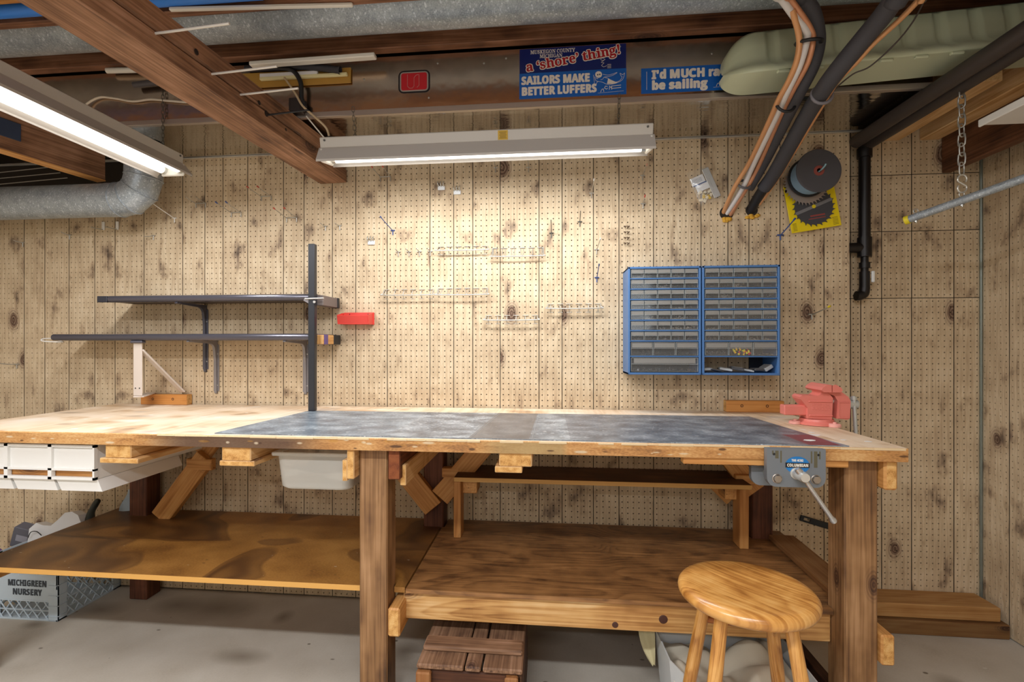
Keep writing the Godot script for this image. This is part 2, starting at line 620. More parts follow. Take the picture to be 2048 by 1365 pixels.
func shop_light(called: String, label: String, at: Vector3, turn: float, power: float, chains: Array, sticker := false, tilt := 0.0) -> Node3D:
	var f := thing(called, label, "light fixture", at)
	local_roots[f] = true
	f.rotation = Vector3(tilt, turn, 0)
	var L := 1.225
	var house := MB.new()
	house.box(Vector3(0, -0.02, 0), Vector3(L, 0.04, 0.085), 0.003)
	obj("housing", house, mk(Color("c4c0b9"), 0.45), f)
	var refl := MB.new()
	var pr := PackedVector2Array([Vector2(-0.042, -0.038), Vector2(-0.08, -0.084), Vector2(-0.08, -0.092), Vector2(-0.078, -0.092), Vector2(-0.077, -0.086), Vector2(-0.04, -0.042), Vector2(0.04, -0.042), Vector2(0.077, -0.086), Vector2(0.078, -0.092), Vector2(0.08, -0.092), Vector2(0.08, -0.084), Vector2(0.042, -0.038)])
	refl.t = Transform3D(Basis(Vector3(0, 0, 1), Vector3(0, 1, 0), Vector3(-1, 0, 0)), Vector3())
	refl.ext(pr, -L / 2 - 0.004, L / 2 + 0.004)
	obj("reflector", refl, mk(Color("bab5af"), 0.4), f)
	var glow := mk(Color("fffdf6"), 0.3)
	glow.emission_enabled = true
	glow.emission = Color(1.0, 0.985, 0.96)
	glow.emission_energy_multiplier = 2.6
	for s in [-1, 1]:
		var tb := MB.new()
		tb.tube([Vector3(-L / 2 + 0.025, -0.067, s * 0.036), Vector3(L / 2 - 0.025, -0.067, s * 0.036)], 0.0165, 14)
		var tube := obj("fluorescent_tube", tb, glow, f)
		for e in [-1, 1]:
			var cap := MB.new()
			cap.tube([Vector3(e * (L / 2 - 0.027), -0.067, s * 0.036), Vector3(e * (L / 2 - 0.012), -0.067, s * 0.036)], 0.0172, 14)
			obj("tube_cap", cap, steel, tube)
	for e in [-1, 1]:
		var so := MB.new()
		so.box(Vector3(e * (L / 2 - 0.006), -0.066, 0), Vector3(0.012, 0.05, 0.1), 0.004)
		obj("socket", so, mk(Color("e8e6df"), 0.5), f)
		var en := MB.new()
		en.tube([Vector3(e * (L / 2 - 0.02), -0.012, 0.043), Vector3(e * (L / 2 - 0.02), -0.012, 0.046)], 0.004, 8)
		obj("screw", en, mk(Color("55524d"), 0.5), f)
	if sticker:
		var st := MB.new()
		st.box(Vector3(0.08, -0.02, 0.0432), Vector3(0.036, 0.032, 0.001), 0)
		var sk := obj("warning_label", st, mk(Color("c9a21d"), 0.5), f)
		var ln := MB.new()
		for k in 5:
			ln.box(Vector3(0.08, -0.01 - k * 0.005, 0.0438), Vector3(0.026 - 0.004 * (k % 2), 0.0016, 0.0004), 0)
		obj("print", ln, mk(Color("5b4a1a"), 0.6), sk)
	for c in chains:
		chain("hanging_chain", Vector3(c[0], 0.002, c[2]), Vector3(c[0], c[1], c[2]), 0.016, 0.0011, mk(Color("5d5a50"), 0.4, 0.7), f, false)
	var al := AreaLight3D.new()
	al.name = "lamp"
	al.area_size = Vector2(1.15, 0.12)
	al.light_energy = power
	al.light_color = Color(0.975, 0.985, 1.0)
	al.shadow_enabled = true
	al.area_range = 12.0
	al.position = Vector3(0, -0.1, 0)
	al.rotation.x = -PI / 2
	f.add_child(al)
	return f

func chain(called: String, a: Vector3, b: Vector3, pitch: float, wire: float, m: Material, parent: Node, separate: bool) -> void:
	var d := b - a
	var n := maxi(1, roundi(d.length() / pitch))
	var bs := basis_to(d)
	var all := MB.new()
	for k in n:
		var mb := MB.new() if separate else all
		var turn := Basis(Vector3(0, 1, 0), PI / 2 * (k % 2) + 0.35)
		mb.t = Transform3D(bs * turn, a + d * ((k + 0.5) / n))
		var pts := []
		for s in 13:
			var an := TAU * s / 12
			var y := sin(an) * pitch * 0.32 + signf(sin(an)) * pitch * 0.34
			if absf(sin(an)) < 0.01:
				y = 0.0
			pts.append(Vector3(cos(an) * pitch * 0.33, y, 0))
		mb.tube(pts, wire, 6, false)
		if separate:
			part("chain_link", mb, m, parent)
	if not separate:
		part(called, all, m, parent)

func _ready() -> void:
	rng.seed = 7
	# ---- camera: level, turned a little to the left, lens shifted
	var cam := Camera3D.new()
	cam.name = "camera"
	cam.near = 0.05
	cam.far = 60
	cam.projection = Camera3D.PROJECTION_FRUSTUM
	cam.size = 0.05 * 1365.0 / 1020.0
	cam.frustum_offset = Vector2(33.0, 7.0) / 1020.0 * 0.05
	cam.position = Vector3(0, 1.21, 2.35)
	cam.rotation.y = asin(0.102)
	add_child(cam)
	cam.current = true
	var we := WorldEnvironment.new()
	we.name = "environment"
	var env := Environment.new()
	env.background_mode = Environment.BG_COLOR
	env.background_color = Color(0.02, 0.02, 0.02)
	env.ambient_light_source = Environment.AMBIENT_SOURCE_DISABLED
	env.tonemap_mode = Environment.TONE_MAPPER_LINEAR
	env.tonemap_exposure = 1.1
	env.sdfgi_enabled = true
	env.ssao_enabled = true
	env.ssil_enabled = true
	we.environment = env
	add_child(we)
	materials()
	# ---- lamps: the two shop lights in view and unseen ones added behind the camera for fill
	var P := 1.0
	shop_light("shop_light", "white two-tube shop light hung on chains in front of the pegboard", Vector3(-0.242, 1.998, 0.47), 0, 1.22 * P, [[-0.5, 0.118, -0.03], [0.5, 0.118, -0.03]], true, 0.2)
	shop_light("shop_light", "white shop light pointing away from the wall, left of the big timber", Vector3(-1.565, 2.008, 0.965), PI / 2, 1.35 * P, [[0.55, 0.3, 0], [-0.55, 0.3, 0]])
	for q in [[-1.45, 2.35, 2.6, "left of two added unseen fill lights on the ceiling just behind the viewer"], [-0.05, 2.35, 2.6, "right of two added unseen fill lights on the ceiling just behind the viewer"], [-0.7, 2.35, 4.0, "added unseen fill light at the back of the room far behind the viewer"]]:
		shop_light("shop_light", q[3], Vector3(q[0], q[1], q[2]), 0, 3.3 * P, [[-0.5, 0.24, 0], [0.5, 0.24, 0]])
	for k in 2:   # frontal fill, added as two unseen glowing windows behind the viewer
		var c := Vector3([-1.5, 0.7][k], 1.75, 5.09)
		var wn := MB.new()
		wn.box(c, Vector3(1.4, 0.8, 0.01), 0)
		var pane := mk(Color("e8f0f4"), 0.3)
		pane.emission_enabled = true
		pane.emission = Color(0.93, 0.97, 1.0)
		pane.emission_energy_multiplier = 0.6
		var wo := struct("added_window_%d" % (k + 1), wn, pane)
		var wf := MB.new()
		for q in [[0.0, 0.43, 1.52, 0.06], [0.0, -0.43, 1.52, 0.06], [-0.73, 0.0, 0.06, 0.86], [0.73, 0.0, 0.06, 0.86], [0.0, 0.0, 0.04, 0.8]]:
			wf.box(c + Vector3(q[0], q[1], -0.015), Vector3(q[2], q[3], 0.04), 0.004)
		part("added_window_frame", wf, white_metal, wo)
		var fill_lamp := AreaLight3D.new()
		fill_lamp.name = "added_fill"
		fill_lamp.area_size = Vector2(1.35, 0.75)
		fill_lamp.light_energy = 0.25 * P
		fill_lamp.light_color = Color(0.95, 0.98, 1.0)
		fill_lamp.shadow_enabled = true
		fill_lamp.area_range = 14.0
		fill_lamp.position = c + Vector3(0, 0, -0.04)
		add_child(fill_lamp)
	setting()
	overhead()
	right_side()
	bench()
	under_bench()
	wall_things()
	peg_hooks()
	cabinets()
	vises()
	floor_things()

func shell(called: String, x0: float, x1: float, y0: float, y1: float, z0: float, z1: float, m: Material) -> MeshInstance3D:
	var mb := MB.new()
	mb.us = Vector2(0.5, 0.5)
	mb.box(Vector3((x0 + x1) / 2, (y0 + y1) / 2, (z0 + z1) / 2), Vector3(x1 - x0, y1 - y0, z1 - z0), 0)
	return struct(called, mb, m)

func setting() -> void:
	var fl := mottled(71, 1024, 1024, [Color("b3aa9c"), Color("c6beb2"), Color("cfc8bd"), Color("d8d3ca")], 0.012, 0.7, 0.2, 0.25)
	var r := RandomNumberGenerator.new()
	r.seed = 5
	blot(fl, r, 70, [Color(0.33, 0.29, 0.24, 0.7), Color(0.3, 0.26, 0.22, 0.5), Color(0.85, 0.84, 0.82, 0.8)], 1.5, 4.5)
	blot(fl, r, 16, [Color(0.42, 0.37, 0.31, 0.5)], 20, 70, true)
	shell("floor", -3.2, 2.0, -0.12, 0, -0.25, 5.2, mk(Color("f2f0ec"), 0.55, 0, itex(fl)))
	shell("ceiling", -3.2, 2.0, 2.6, 2.7, -0.25, 5.2, mk(Color("d8b898"), 0.8, 0, tex.dark))
	var plaster := mk(Color("cdbfa8"), 0.8)
	shell("wall_left", -3.2, -3.1, 0, 2.6, -0.25, 5.2, plaster)
	shell("wall_front", -3.1, 1.895, 0, 2.6, 5.1, 5.2, plaster)
	var wb := shell("wall_back", -3.1, 1.294, 0, 2.6, -0.1, -0.0045, groove_m)
	var gx := [-3.02, -2.89, -2.665, -2.548, -2.413, -2.27, -2.159, -2.002, -1.795, -1.678, -1.583, -1.455, -1.272, -1.168, -1.026, -0.91, -0.756, -0.55, -0.437, -0.347, -0.219, -0.04, 0.065, 0.206, 0.32, 0.472, 0.678, 0.793, 0.882, 1.012, 1.194, 1.2985]
	for k in gx.size() - 1:
		pegpanel("pegboard_panel", gx[k] + 0.0016, gx[k + 1] - 0.0016, 0.005, 1.995 if gx[k + 1] < -1.9 else 2.128, Transform3D(), peg, wb)
	var wr := shell("wall_recess", 1.294, 1.99, 0, 2.6, -0.2, -0.0945, groove_m)
	var rx := [1.3, 1.352, 1.395, 1.482, 1.606, 1.779, 1.888]
	var ry := [0.0, 1.416, 1.714, 1.965, 2.2]
	for k in rx.size() - 1:
		for j in ry.size() - 1:
			pegpanel("pegboard_panel", rx[k] + 0.0018, rx[k + 1] - 0.0018, ry[j] + 0.0015, ry[j + 1] - 0.0015, Transform3D(Basis(), Vector3(0, 0, -0.09)), peg, wr)
	var ws := shell("wall_right", 1.895, 1.99, 0, 2.6, -0.0945, 5.2, groove_m)
	var rz := [-0.088, 0.046, 0.2, 0.33, 0.43, 0.58, 0.7, 0.86, 1.0]
	for k in rz.size() - 1:
		pegpanel("pegboard_panel", rz[k] + 0.0018, rz[k + 1] - 0.0018, 0.004, 2.3, Transform3D(Basis(Vector3(0, 0, 1), Vector3(0, 1, 0), Vector3(-1, 0, 0)), Vector3(1.89, 0, 0)), peg, ws)
	var rest := MB.new()
	rest.us = Vector2(1 / 1.06, 1 / 2.2)
	rest.box(Vector3(1.892, 1.15, 3.05), Vector3(0.004, 2.3, 4.1), 0)
	part("plain_panel", rest, peg, ws)
	var ct := MB.new()
	ct.box(Vector3(1.884, 1.1, -0.084), Vector3(0.009, 2.2, 0.011), 0.002)
	struct("trim_1", ct, mk(Color("8d9690"), 0.35, 0.6))
	var pl := thing("floor_plank", "rough dirty plank pair laid on the floor along the recessed wall at right", "plank", Vector3(1.42, 0, 0))
	beam("top_plank", 1.02, 1.86, 0.062, 0.121, -0.088, 0.046, mk(Color("c9b79c"), 0.7, 0, tex.pine), pl, 0.004)
	beam("bottom_plank", 1.02, 1.882, 0.0, 0.06, -0.088, 0.062, mk(Color("8f7f68"), 0.75, 0, tex.pine), pl, 0.004)

func overhead() -> void:
	# the big rectangular duct along the top of the wall
	var d := thing("metal_duct", "long rectangular sheet metal duct along the top of the pegboard, stickers on its front", "duct", Vector3(-0.85, 2.13, 0.2))
	var mirror := mk(Color("bdb9b3"), 0.085, 1.0)
	mirror.normal_enabled = true
	mirror.normal_texture = normal_map(81, 0.055, 2.2, 512, 5)
	mirror.normal_scale = 0.16
	var bt := MB.new()
	bt.us = Vector2(1.2, 1.2)
	bt.box(Vector3(-0.875, 2.132, 0.203), Vector3(4.45, 0.004, 0.404), 0)
	part("bottom_sheet", bt, mirror, d)
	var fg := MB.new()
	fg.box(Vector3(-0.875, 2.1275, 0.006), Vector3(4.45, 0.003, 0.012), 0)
	part("seam_glint_strip", fg, mk(Color("c9c8c4"), 0.3, 0.4), d)  # added strip standing in for the bright reflected line along the wall seam
	var sh := mk(Color("cdb9a6"), 0.2, 1.0)
	sh.normal_enabled = true
	sh.normal_texture = normal_map(83, 0.02, 2.0)
	sh.normal_scale = 0.2
	var fr := MB.new()
	fr.box(Vector3(-0.875, 2.236, 0.4025), Vector3(4.45, 0.204, 0.004), 0)
	part("front_sheet", fr, sh, d)
	var en := MB.new()
	en.box(Vector3(1.349, 2.237, 0.2), Vector3(0.004, 0.206, 0.4), 0)
	part("end_sheet", en, galv, d)
	var lp := MB.new()
	lp.box(Vector3(-0.875, 2.125, 0.405), Vector3(4.45, 0.02, 0.004), 0.001)
	lp.box(Vector3(-0.875, 2.115, 0.398), Vector3(4.45, 0.002, 0.016), 0)
	part("bottom_lip", lp, mk(Color("b3a79c"), 0.35, 0.7), d)
	for q in [[-0.244, 2.292], [-0.159, 2.306], [-0.425, 2.302], [0.269, 2.325], [-0.46, 2.17], [0.6, 2.28], [-0.72, 2.255]]:
		var sc := MB.new()
		sc.t = Transform3D(Basis(Vector3(1, 0, 0), PI / 2), Vector3(q[0], q[1], 0.4045))
		sc.lathe([Vector2(0, 0.002), Vector2(0.003, 0.0015), Vector2(0.0042, 0)], 8)
		part("sheet_metal_screw", sc, steel, d)
	# joists
	var jd := mk(Color("d0b8b0"), 0.65, 0, tex.dark)
	beam_thing("ceiling_joist", "dark ceiling joist running just in front of the rectangular duct", "joist", -3.1, 1.88, 2.345, 2.6, 0.412, 0.452, jd)
	beam_thing("ceiling_joist", "ceiling joist between the round duct and the blue pipe at the photo's top", "joist", -3.1, 1.88, 2.34, 2.6, 0.708, 0.74, jd)
	beam_thing("ceiling_joist", "pale ceiling joist showing in the upper left corner", "joist", -3.1, 1.88, 2.34, 2.6, 0.83, 0.87, amber)
	# round galvanised duct between the joists
	var rd := thing("round_duct", "round galvanised duct running overhead between the ceiling joists", "duct", Vector3(-0.6, 2.32, 0.6))
	var rm := MB.new()
	rm.us = Vector2(2.5, 2.5)
	rm.tube([Vector3(-3.1, 2.424, 0.6), Vector3(1.88, 2.424, 0.6)], 0.1, 40)
	part("pipe", rm, galv, rd)
	var bp := MB.new()
	bp.tube([Vector3(-3.1, 2.363, 0.772), Vector3(-0.93, 2.363, 0.772)], 0.024, 20)
	tag(obj("blue_pipe", bp, mk(Color("3a86e8"), 0.35)), "blue plastic pipe overhead at the photo's upper left, crossed by the timber", "pipe")
	var ws := MB.new()
	ws.t = Transform3D(Basis(Vector3(0, 1, 0), 0.065), Vector3(-0.95, 2.333, 0.742))
	ws.box(Vector3(), Vector3(0.62, 0.012, 0.014), 0.003)
	tag(obj("white_moulding", ws, mk(Color("e6e2d8"), 0.5)), "white moulding strip under the joist at the very top edge", "moulding")
	# the big timber: two members with an open seam, running towards the viewer
	var bt2 := thing("timber_beam", "heavy dark brown timber running from the wall towards the viewer overhead", "beam", Vector3(-1.018, 1.98, 0.005))
	local_roots[bt2] = true
	bt2.rotation.y = -0.0745
	lumber("lower_member", Vector3(0, 0.03, 1.1), Vector3(0.137, 0.06, 2.2), beamm, bt2, 0.004)
	lumber("upper_member", Vector3(-0.002, 0.1, 1.1), Vector3(0.135, 0.068, 2.2), beamm, bt2, 0.006)
	for q in [[0.62, 0.052, 0.011], [0.66, 0.072, 0.008], [0.95, 0.085, 0.009], [0.5, 0.045, 0.006]]:
		var kb := MB.new()
		kb.t = Transform3D(Basis(Vector3(0, 0, 1), -PI / 2).scaled(Vector3(1, 1, 1)), Vector3(0.0685, q[1], q[0]))
		kb.lathe([Vector2(0, 0.0012), Vector2(q[2] * 0.6, 0.001), Vector2(q[2], 0)], 12)
		obj("knot", kb, mk(Color("20120c"), 0.7), bt2)
	for q in [[1.10, 0.215, "white", "foremost thin white rod sticking out of the timber's side"], [0.895, 0.215, "white", "second thin white rod from the front, crossing the black hose end"], [0.765, 0.205, "white", "third thin white rod sticking out of the timber above the shop light"], [0.615, 0.155, "black", "thin black rod in the timber next to the shop light's left end"]]:
		var x0: float = -1.018 + 0.0685 - q[0] * 0.0745
		var rr := MB.new()
		var y0 := 2.034
		rr.tube([Vector3(x0 - 0.02, y0 - 0.002, q[0]), Vector3(x0 + q[1], y0 + 0.004, q[0] + 0.012)], 0.0034, 8)
		tag(obj("steel_rod", rr, mk(Color("d8d4cc"), 0.4, 0.3) if q[2] == "white" else black), q[3], "rod")
	# bits stored on the duct by the timber
	var st := MB.new()
	st.t = Transform3D(Basis(Vector3(0, 0, 1), 0.012), Vector3(-0.9, 2.302, 0.472))
	st.box(Vector3(), Vector3(0.5, 0.016, 0.03), 0.003)
	tag(obj("white_strip", st, mk(Color("ece8df"), 0.5)), "white wooden strip tucked under the dark joist, right of the timber", "strip")
	var yb := MB.new()
	yb.us = Vector2(2, 0.5)
	yb.box(Vector3(-1.02, 2.27, 0.412), Vector3(0.5, 0.06, 0.006), 0.001)
	tag(obj("thin_panel", yb, mk(Color("b58a3c"), 0.6)), "thin tan fibreboard offcut standing against the duct behind the black hose", "board")
	var rl := thing("folded_ruler", "white measuring stick lying on the tan offcut beside the timber", "ruler", Vector3(-0.96, 2.262, 0.42))
	var r1 := MB.new()
	r1.box(Vector3(-0.96, 2.268, 0.424), Vector3(0.36, 0.012, 0.014), 0.002)
	part("stick", r1, mk(Color("e8dfae"), 0.5), rl)
	var r2 := MB.new()
	r2.box(Vector3(-1.02, 2.28, 0.424), Vector3(0.24, 0.016, 0.012), 0.002)
	part("white_face", r2, mk(Color("e9e8ea"), 0.5), rl)
	var ho := MB.new()
	ho.tube(spline([Vector3(-1.2, 2.312, 0.425), Vector3(-1.0, 2.308, 0.43), Vector3(-0.9, 2.296, 0.434), Vector3(-0.805, 2.278, 0.437)]), 0.013, 12, false)
	ho.tube([Vector3(-0.81, 2.279, 0.437), Vector3(-0.803, 2.2775, 0.437)], [0.015, 0.015], 12, false)
	tag(obj("hose_end", ho, mk(Color("35343a"), 0.55)), "open end of a black rubber hose poking out past the timber", "hose")
	var ca := MB.new()
	ca.tube(spline([Vector3(-1.06, 2.305, 0.43), Vector3(-1.0, 2.29, 0.436), Vector3(-0.965, 2.24, 0.438), Vector3(-0.962, 2.18, 0.435), Vector3(-0.955, 2.15, 0.43)]), 0.009, 10)
	ca.tube([Vector3(-0.955, 2.165, 0.431), Vector3(-0.953, 2.145, 0.43)], 0.011, 10)
	tag(obj("black_cable", ca, black), "short black cable bending down to the black junction box", "cable")
	var jb := MB.new()
	jb.box(Vector3(-0.985, 2.15, 0.427), Vector3(0.05, 0.055, 0.04), 0.003)
	tag(obj("junction_box", jb, mk(Color("2b211d"), 0.5)), "small black junction box on the duct beside the timber", "box")
	var cd := thing("lamp_cord", "pale lamp cord dropping from the junction box to the shop light", "cord", Vector3(-0.83, 1.99, 0.47))
	var c1 := MB.new()
	c1.tube(spline([Vector3(-1.03, 2.26, 0.44), Vector3(-0.98, 2.19, 0.452), Vector3(-0.945, 2.135, 0.46), Vector3(-0.89, 2.085, 0.468), Vector3(-0.845, 2.04, 0.47), Vector3(-0.832, 1.995, 0.47)]), 0.0042, 8)
	part("cord", c1, mk(Color("cdb693"), 0.5), cd)
	var c2 := MB.new()
	c2.tube([Vector3(-0.832, 2.005, 0.47), Vector3(-0.83, 1.987, 0.47)], [0.012, 0.009], 10)
	part("strain_relief", c2, black, cd)
	var c3 := MB.new()
	c3.tube([Vector3(-0.925, 2.09, 0.47), Vector3(-0.842, 1.99, 0.47)], 0.0028, 6)
	tag(obj("pull_wire", c3, mk(Color("e6e0d4"), 0.5)), "thin white wire beside the lamp cord at the shop light's left end", "wire")
	# left of the timber: cable over the duct, short pipes
	var lc := MB.new()
	lc.tube(spline([Vector3(-1.93, 2.14, 0.45), Vector3(-1.905, 2.205, 0.42), Vector3(-1.85, 2.235, 0.414), Vector3(-1.78, 2.228, 0.413), Vector3(-1.7, 2.212, 0.413), Vector3(-1.62, 2.216, 0.413), Vector3(-1.53, 2.205, 0.413), Vector3(-1.42, 2.195, 0.413), Vector3(-1.2, 2.2, 0.413)]), 0.0045, 8)
	tag(obj("white_cable", lc, mk(Color("d8cbb8"), 0.5)), "cream cable looping along the duct left of the timber", "cable")
	var p1 := MB.new()
	p1.tube([Vector3(-1.8, 2.335, 0.43), Vector3(-1.3, 2.318, 0.43)], 0.011, 12)
	tag(obj("white_tube", p1, mk(Color("e4ded2"), 0.4)), "short white plastic tube end left of the timber", "tube")
	var p2 := MB.new()
	p2.tube([Vector3(-1.68, 2.27, 0.43), Vector3(-1.4, 2.285, 0.43), Vector3(-1.3, 2.29, 0.43)], 0.012, 12)
	tag(obj("grey_tube", p2, mk(Color("4c4648"), 0.5)), "short dark grey tube end left of the timber", "tube")
	# left beam with its plate, and the round duct with its elbow
	var lb := thing("side_beam", "brown board beam at the left edge, ending behind the duct elbow", "beam", Vector3(-2.06, 1.98, 0.16))
	local_roots[lb] = true
	lb.rotation.y = 0.18 * -1.0
	lumber("beam", Vector3(-0.025, 0.08, 0.6), Vector3(0.05, 0.16, 1.2), mk(Color("e4d6d2"), 0.6, 0, tex.dark), lb)
	lumber("bottom_batten", Vector3(-0.025, -0.003, 0.6), Vector3(0.052, 0.006, 1.2), amber, lb, 0.001)
	var pm := MB.new()
	pm.box(Vector3(0.002, 0.085, 0.42), Vector3(0.004, 0.07, 0.16), 0.001)
	obj("metal_plate", pm, mk(Color("39455c"), 0.5, 0.3), lb)
	var ed := thing("elbow_duct", "round galvanised stovepipe duct with an elbow, low at the left edge", "duct", Vector3(-2.3, 1.8, 0.2))
	var e1 := MB.new()
	e1.us = Vector2(3, 3)
	e1.tube([Vector3(-3.1, 1.873, 0.2), Vector3(-1.94, 1.873, 0.2)], 0.075, 32, false)
	part("pipe", e1, galv, ed)
	var el := [Vector3(-1.95, 1.873, 0.2), Vector3(-1.9, 1.88, 0.2), Vector3(-1.852, 1.915, 0.2), Vector3(-1.833, 1.97, 0.2), Vector3(-1.83, 2.128, 0.2)]
	var gm := MB.new()
	gm.us = Vector2(3, 3)
	gm.tube([Vector3(-2.0, 1.873, 0.2)] + el, 0.0762, 40, false)
	part("elbow", gm, galv, ed)
	for k in 4:
		var d0: Vector3 = (el[k] - (el[k - 1] if k > 0 else Vector3(-2.0, 1.873, 0.2))).normalized()
		var dd: Vector3 = (d0 + (el[k + 1] - el[k]).normalized()).normalized()
		var bs := basis_to(dd)
		var ring := []
		for s in 41:
			ring.append(el[k] + bs * Vector3(cos(TAU * s / 40), 0, sin(TAU * s / 40)) * 0.0768)
		var rb := MB.new()
		rb.tube(ring, 0.0026, 6, false)
		part("seam", rb, galv, ed)
	for q in [["long thin wire under the ceiling above the stovepipe, upper", [Vector3(-3.0, 2.06, 0.05), Vector3(-2.45, 2.095, 0.05), Vector3(-2.2, 2.03, 0.06)]], ["thin wire above the stovepipe, middle of three", [Vector3(-3.0, 2.03, 0.06), Vector3(-2.4, 2.06, 0.06)]], ["thin wire above the stovepipe, lowest and hooked", [Vector3(-3.0, 1.99, 0.07), Vector3(-2.75, 1.992, 0.07), Vector3(-2.73, 2.01, 0.07), Vector3(-2.35, 2.03, 0.07)]]]:
		var wi := MB.new()
		wi.tube(q[1], 0.0022, 6)
		tag(obj("steel_wire", wi, mk(Color("b9b4ae"), 0.4, 0.4)), q[0], "wire")
	# chain by the far left light end
	var hc := thing("small_chain", "short dark chain hanging from the duct left of the timber", "chain", Vector3(-1.8, 2.0, 0.3))
	chain("chain", Vector3(-1.83, 2.02, 0.3), Vector3(-1.83, 2.115, 0.3), 0.016, 0.0012, mk(Color("4b4842"), 0.4, 0.6), hc, false)
	stickers()

func beam_thing(called: String, label: String, cat: String, x0: float, x1: float, y0: float, y1: float, z0: float, z1: float, m: Material) -> void:
	tag(beam(called, x0, x1, y0, y1, z0, z1, m, self), label, cat)

func flat(mb: MB, pts: PackedVector2Array, z: float, thick := 0.0008) -> void:
	mb.ext(pts, z, z + thick)

func strokes(mb: MB, pts: Array, w: float) -> void:
	for k in pts.size() - 1:
		mb.tube([pts[k], pts[k + 1]], w, 5)

func stickers() -> void:
	var Z := 0.4046
	var s1 := thing("bumper_sticker", "navy bumper sticker on the duct with slanting red lettering, above the mermaid sticker", "sticker", Vector3(0.092, 2.243, Z))
	var a := MB.new()
	a.box(Vector3(0.092, 2.2895, Z + 0.0004), Vector3(0.398, 0.093, 0.0008), 0)
	part("backing", a, mk(Color("0d1d63"), 0.35), s1)
	var pale := mk(Color("e4dcd2"), 0.45)
	var lt := func(text: String, font: String, em: float, width: float, x: float, y: float, m: Material, par: Node, lift := 0.001, tilt := 0.0, outl := 0.0) -> void:
		var tm := TextMesh.new()
		tm.text = text
		var f := SystemFont.new()
		f.font_names = [font]
		f.font_weight = 700
		tm.font = f
		tm.font_size = 32
		tm.pixel_size = em / 32.0
		tm.depth = 0.0005
		var o := words(text, font, 700, em, Transform3D(Basis(Vector3(0, 0, 1), tilt), Vector3(x, y, Z + lift)), m, par, "lettering", width / tm.get_aabb().size.x, outl)
		o.position -= origin_of(par)
	lt.call("MUSKEGON COUNTY", "Droid Serif", 0.0185, 0.168, 0.018, 2.322, pale, s1, 0.001, -0.0)
	lt.call("MICHIGAN", "Droid Serif", 0.018, 0.085, 0.012, 2.305, pale, s1)
	lt.call("a ‘shore’ thing!", "Droid Serif", 0.046, 0.352, 0.094, 2.2895, pale, s1, 0.001, 0.142, 0.0036)
	lt.call("a ‘shore’ thing!", "Droid Serif", 0.046, 0.352, 0.094, 2.2895, mk(Color("a3161f"), 0.4), s1, 0.0018, 0.142, 0.0006)
	var lg := MB.new()
	for k in 5:
		strokes(lg, [Vector3(0.222, 2.261 - k * 0.0035, Z + 0.001), Vector3(0.236, 2.261 - k * 0.0035, Z + 0.001)], 0.0005)
	strokes(lg, [Vector3(0.196, 2.281, Z + 0.001), Vector3(0.204, 2.286, Z + 0.001), Vector3(0.214, 2.28, Z + 0.001), Vector3(0.206, 2.276, Z + 0.001), Vector3(0.198, 2.279, Z + 0.001)], 0.0006)
	strokes(lg, [Vector3(0.21, 2.277, Z + 0.001), Vector3(0.199, 2.27, Z + 0.001), Vector3(0.21, 2.267, Z + 0.001), Vector3(0.2, 2.258, Z + 0.001), Vector3(0.208, 2.252, Z + 0.001), Vector3(0.22, 2.256, Z + 0.001)], 0.0006)
	part("small_emblem", lg, pale, s1)
	var s2 := thing("bumper_sticker", "bright blue bumper sticker with a line-drawn mermaid, below the navy one", "sticker", Vector3(0.092, 2.146, Z))
	var b := MB.new()
	b.box(Vector3(0.092, 2.1945, Z + 0.0004), Vector3(0.4, 0.097, 0.0008), 0)
	var blue := mk(Color("0f5cb5"), 0.35)
	part("backing", b, blue, s2)
	lt.call("SAILORS MAKE", "Droid Sans", 0.041, 0.254, 0.029, 2.215, pale, s2, 0.001, 0.0, 0.0017)
	lt.call("BETTER LUFFERS", "Droid Sans", 0.041, 0.278, 0.041, 2.174, pale, s2, 0.001, 0.0, 0.0017)
	var mm := MB.new()
	var V := func(x: float, y: float) -> Vector3: return Vector3(-0.107 + (x - 75.0) * 0.0002135, 2.241 - (y - (600.0 - (x - 75.0) * 0.043)) * 0.000222, Z + 0.001)
	for ln in [[[1375, 620], [1390, 720], [1400, 790], [1450, 730], [1420, 720], [1395, 650]], [[1450, 730], [1530, 745], [1620, 785], [1720, 775], [1800, 750], [1880, 700], [1915, 590], [1880, 620], [1835, 595], [1850, 640], [1870, 660], [1830, 720], [1760, 745]], [[1500, 705], [1540, 690], [1560, 660], [1640, 650], [1720, 625], [1780, 590], [1770, 585], [1700, 610], [1620, 625], [1540, 610]], [[1560, 660], [1620, 680], [1680, 710], [1760, 745]], [[1415, 660], [1440, 690], [1455, 670]]]:
		var q := []
		for w in ln:
			q.append(V.call(w[0], w[1]))
		strokes(mm, spline(q, 3), 0.0007)
	part("mermaid_outline", mm, pale, s2)
	var hd := MB.new()
	var q2 := PackedVector2Array()
	for k in 16:
		var w: Vector3 = V.call(1465 + 60 * cos(k * TAU / 16), 615 + 55 * sin(k * TAU / 16))
		q2.append(Vector2(w.x, w.y))
	flat(hd, q2, Z + 0.0008)
	var tl := PackedVector2Array()
	for w in [[1630, 680], [1690, 715], [1760, 745], [1800, 750], [1720, 775], [1610, 775]]:
		var w3: Vector3 = V.call(w[0], w[1])
		tl.append(Vector2(w3.x, w3.y))
	flat(hd, tl, Z + 0.0008)
	part("mermaid_hair", hd, pale, s2)
	var fc := MB.new()
	for w in [[1450, 620], [1485, 615]]:
		var c3: Vector3 = V.call(w[0], w[1])
		fc.ext(arc(Vector2(c3.x, c3.y), 0.0028, 0, 330, 8), Z + 0.0016, Z + 0.0018)
	part("mermaid_eye", fc, mk(Color("16223f"), 0.4), s2)
	maker_mark(s2, V.call(1640, 845), pale)
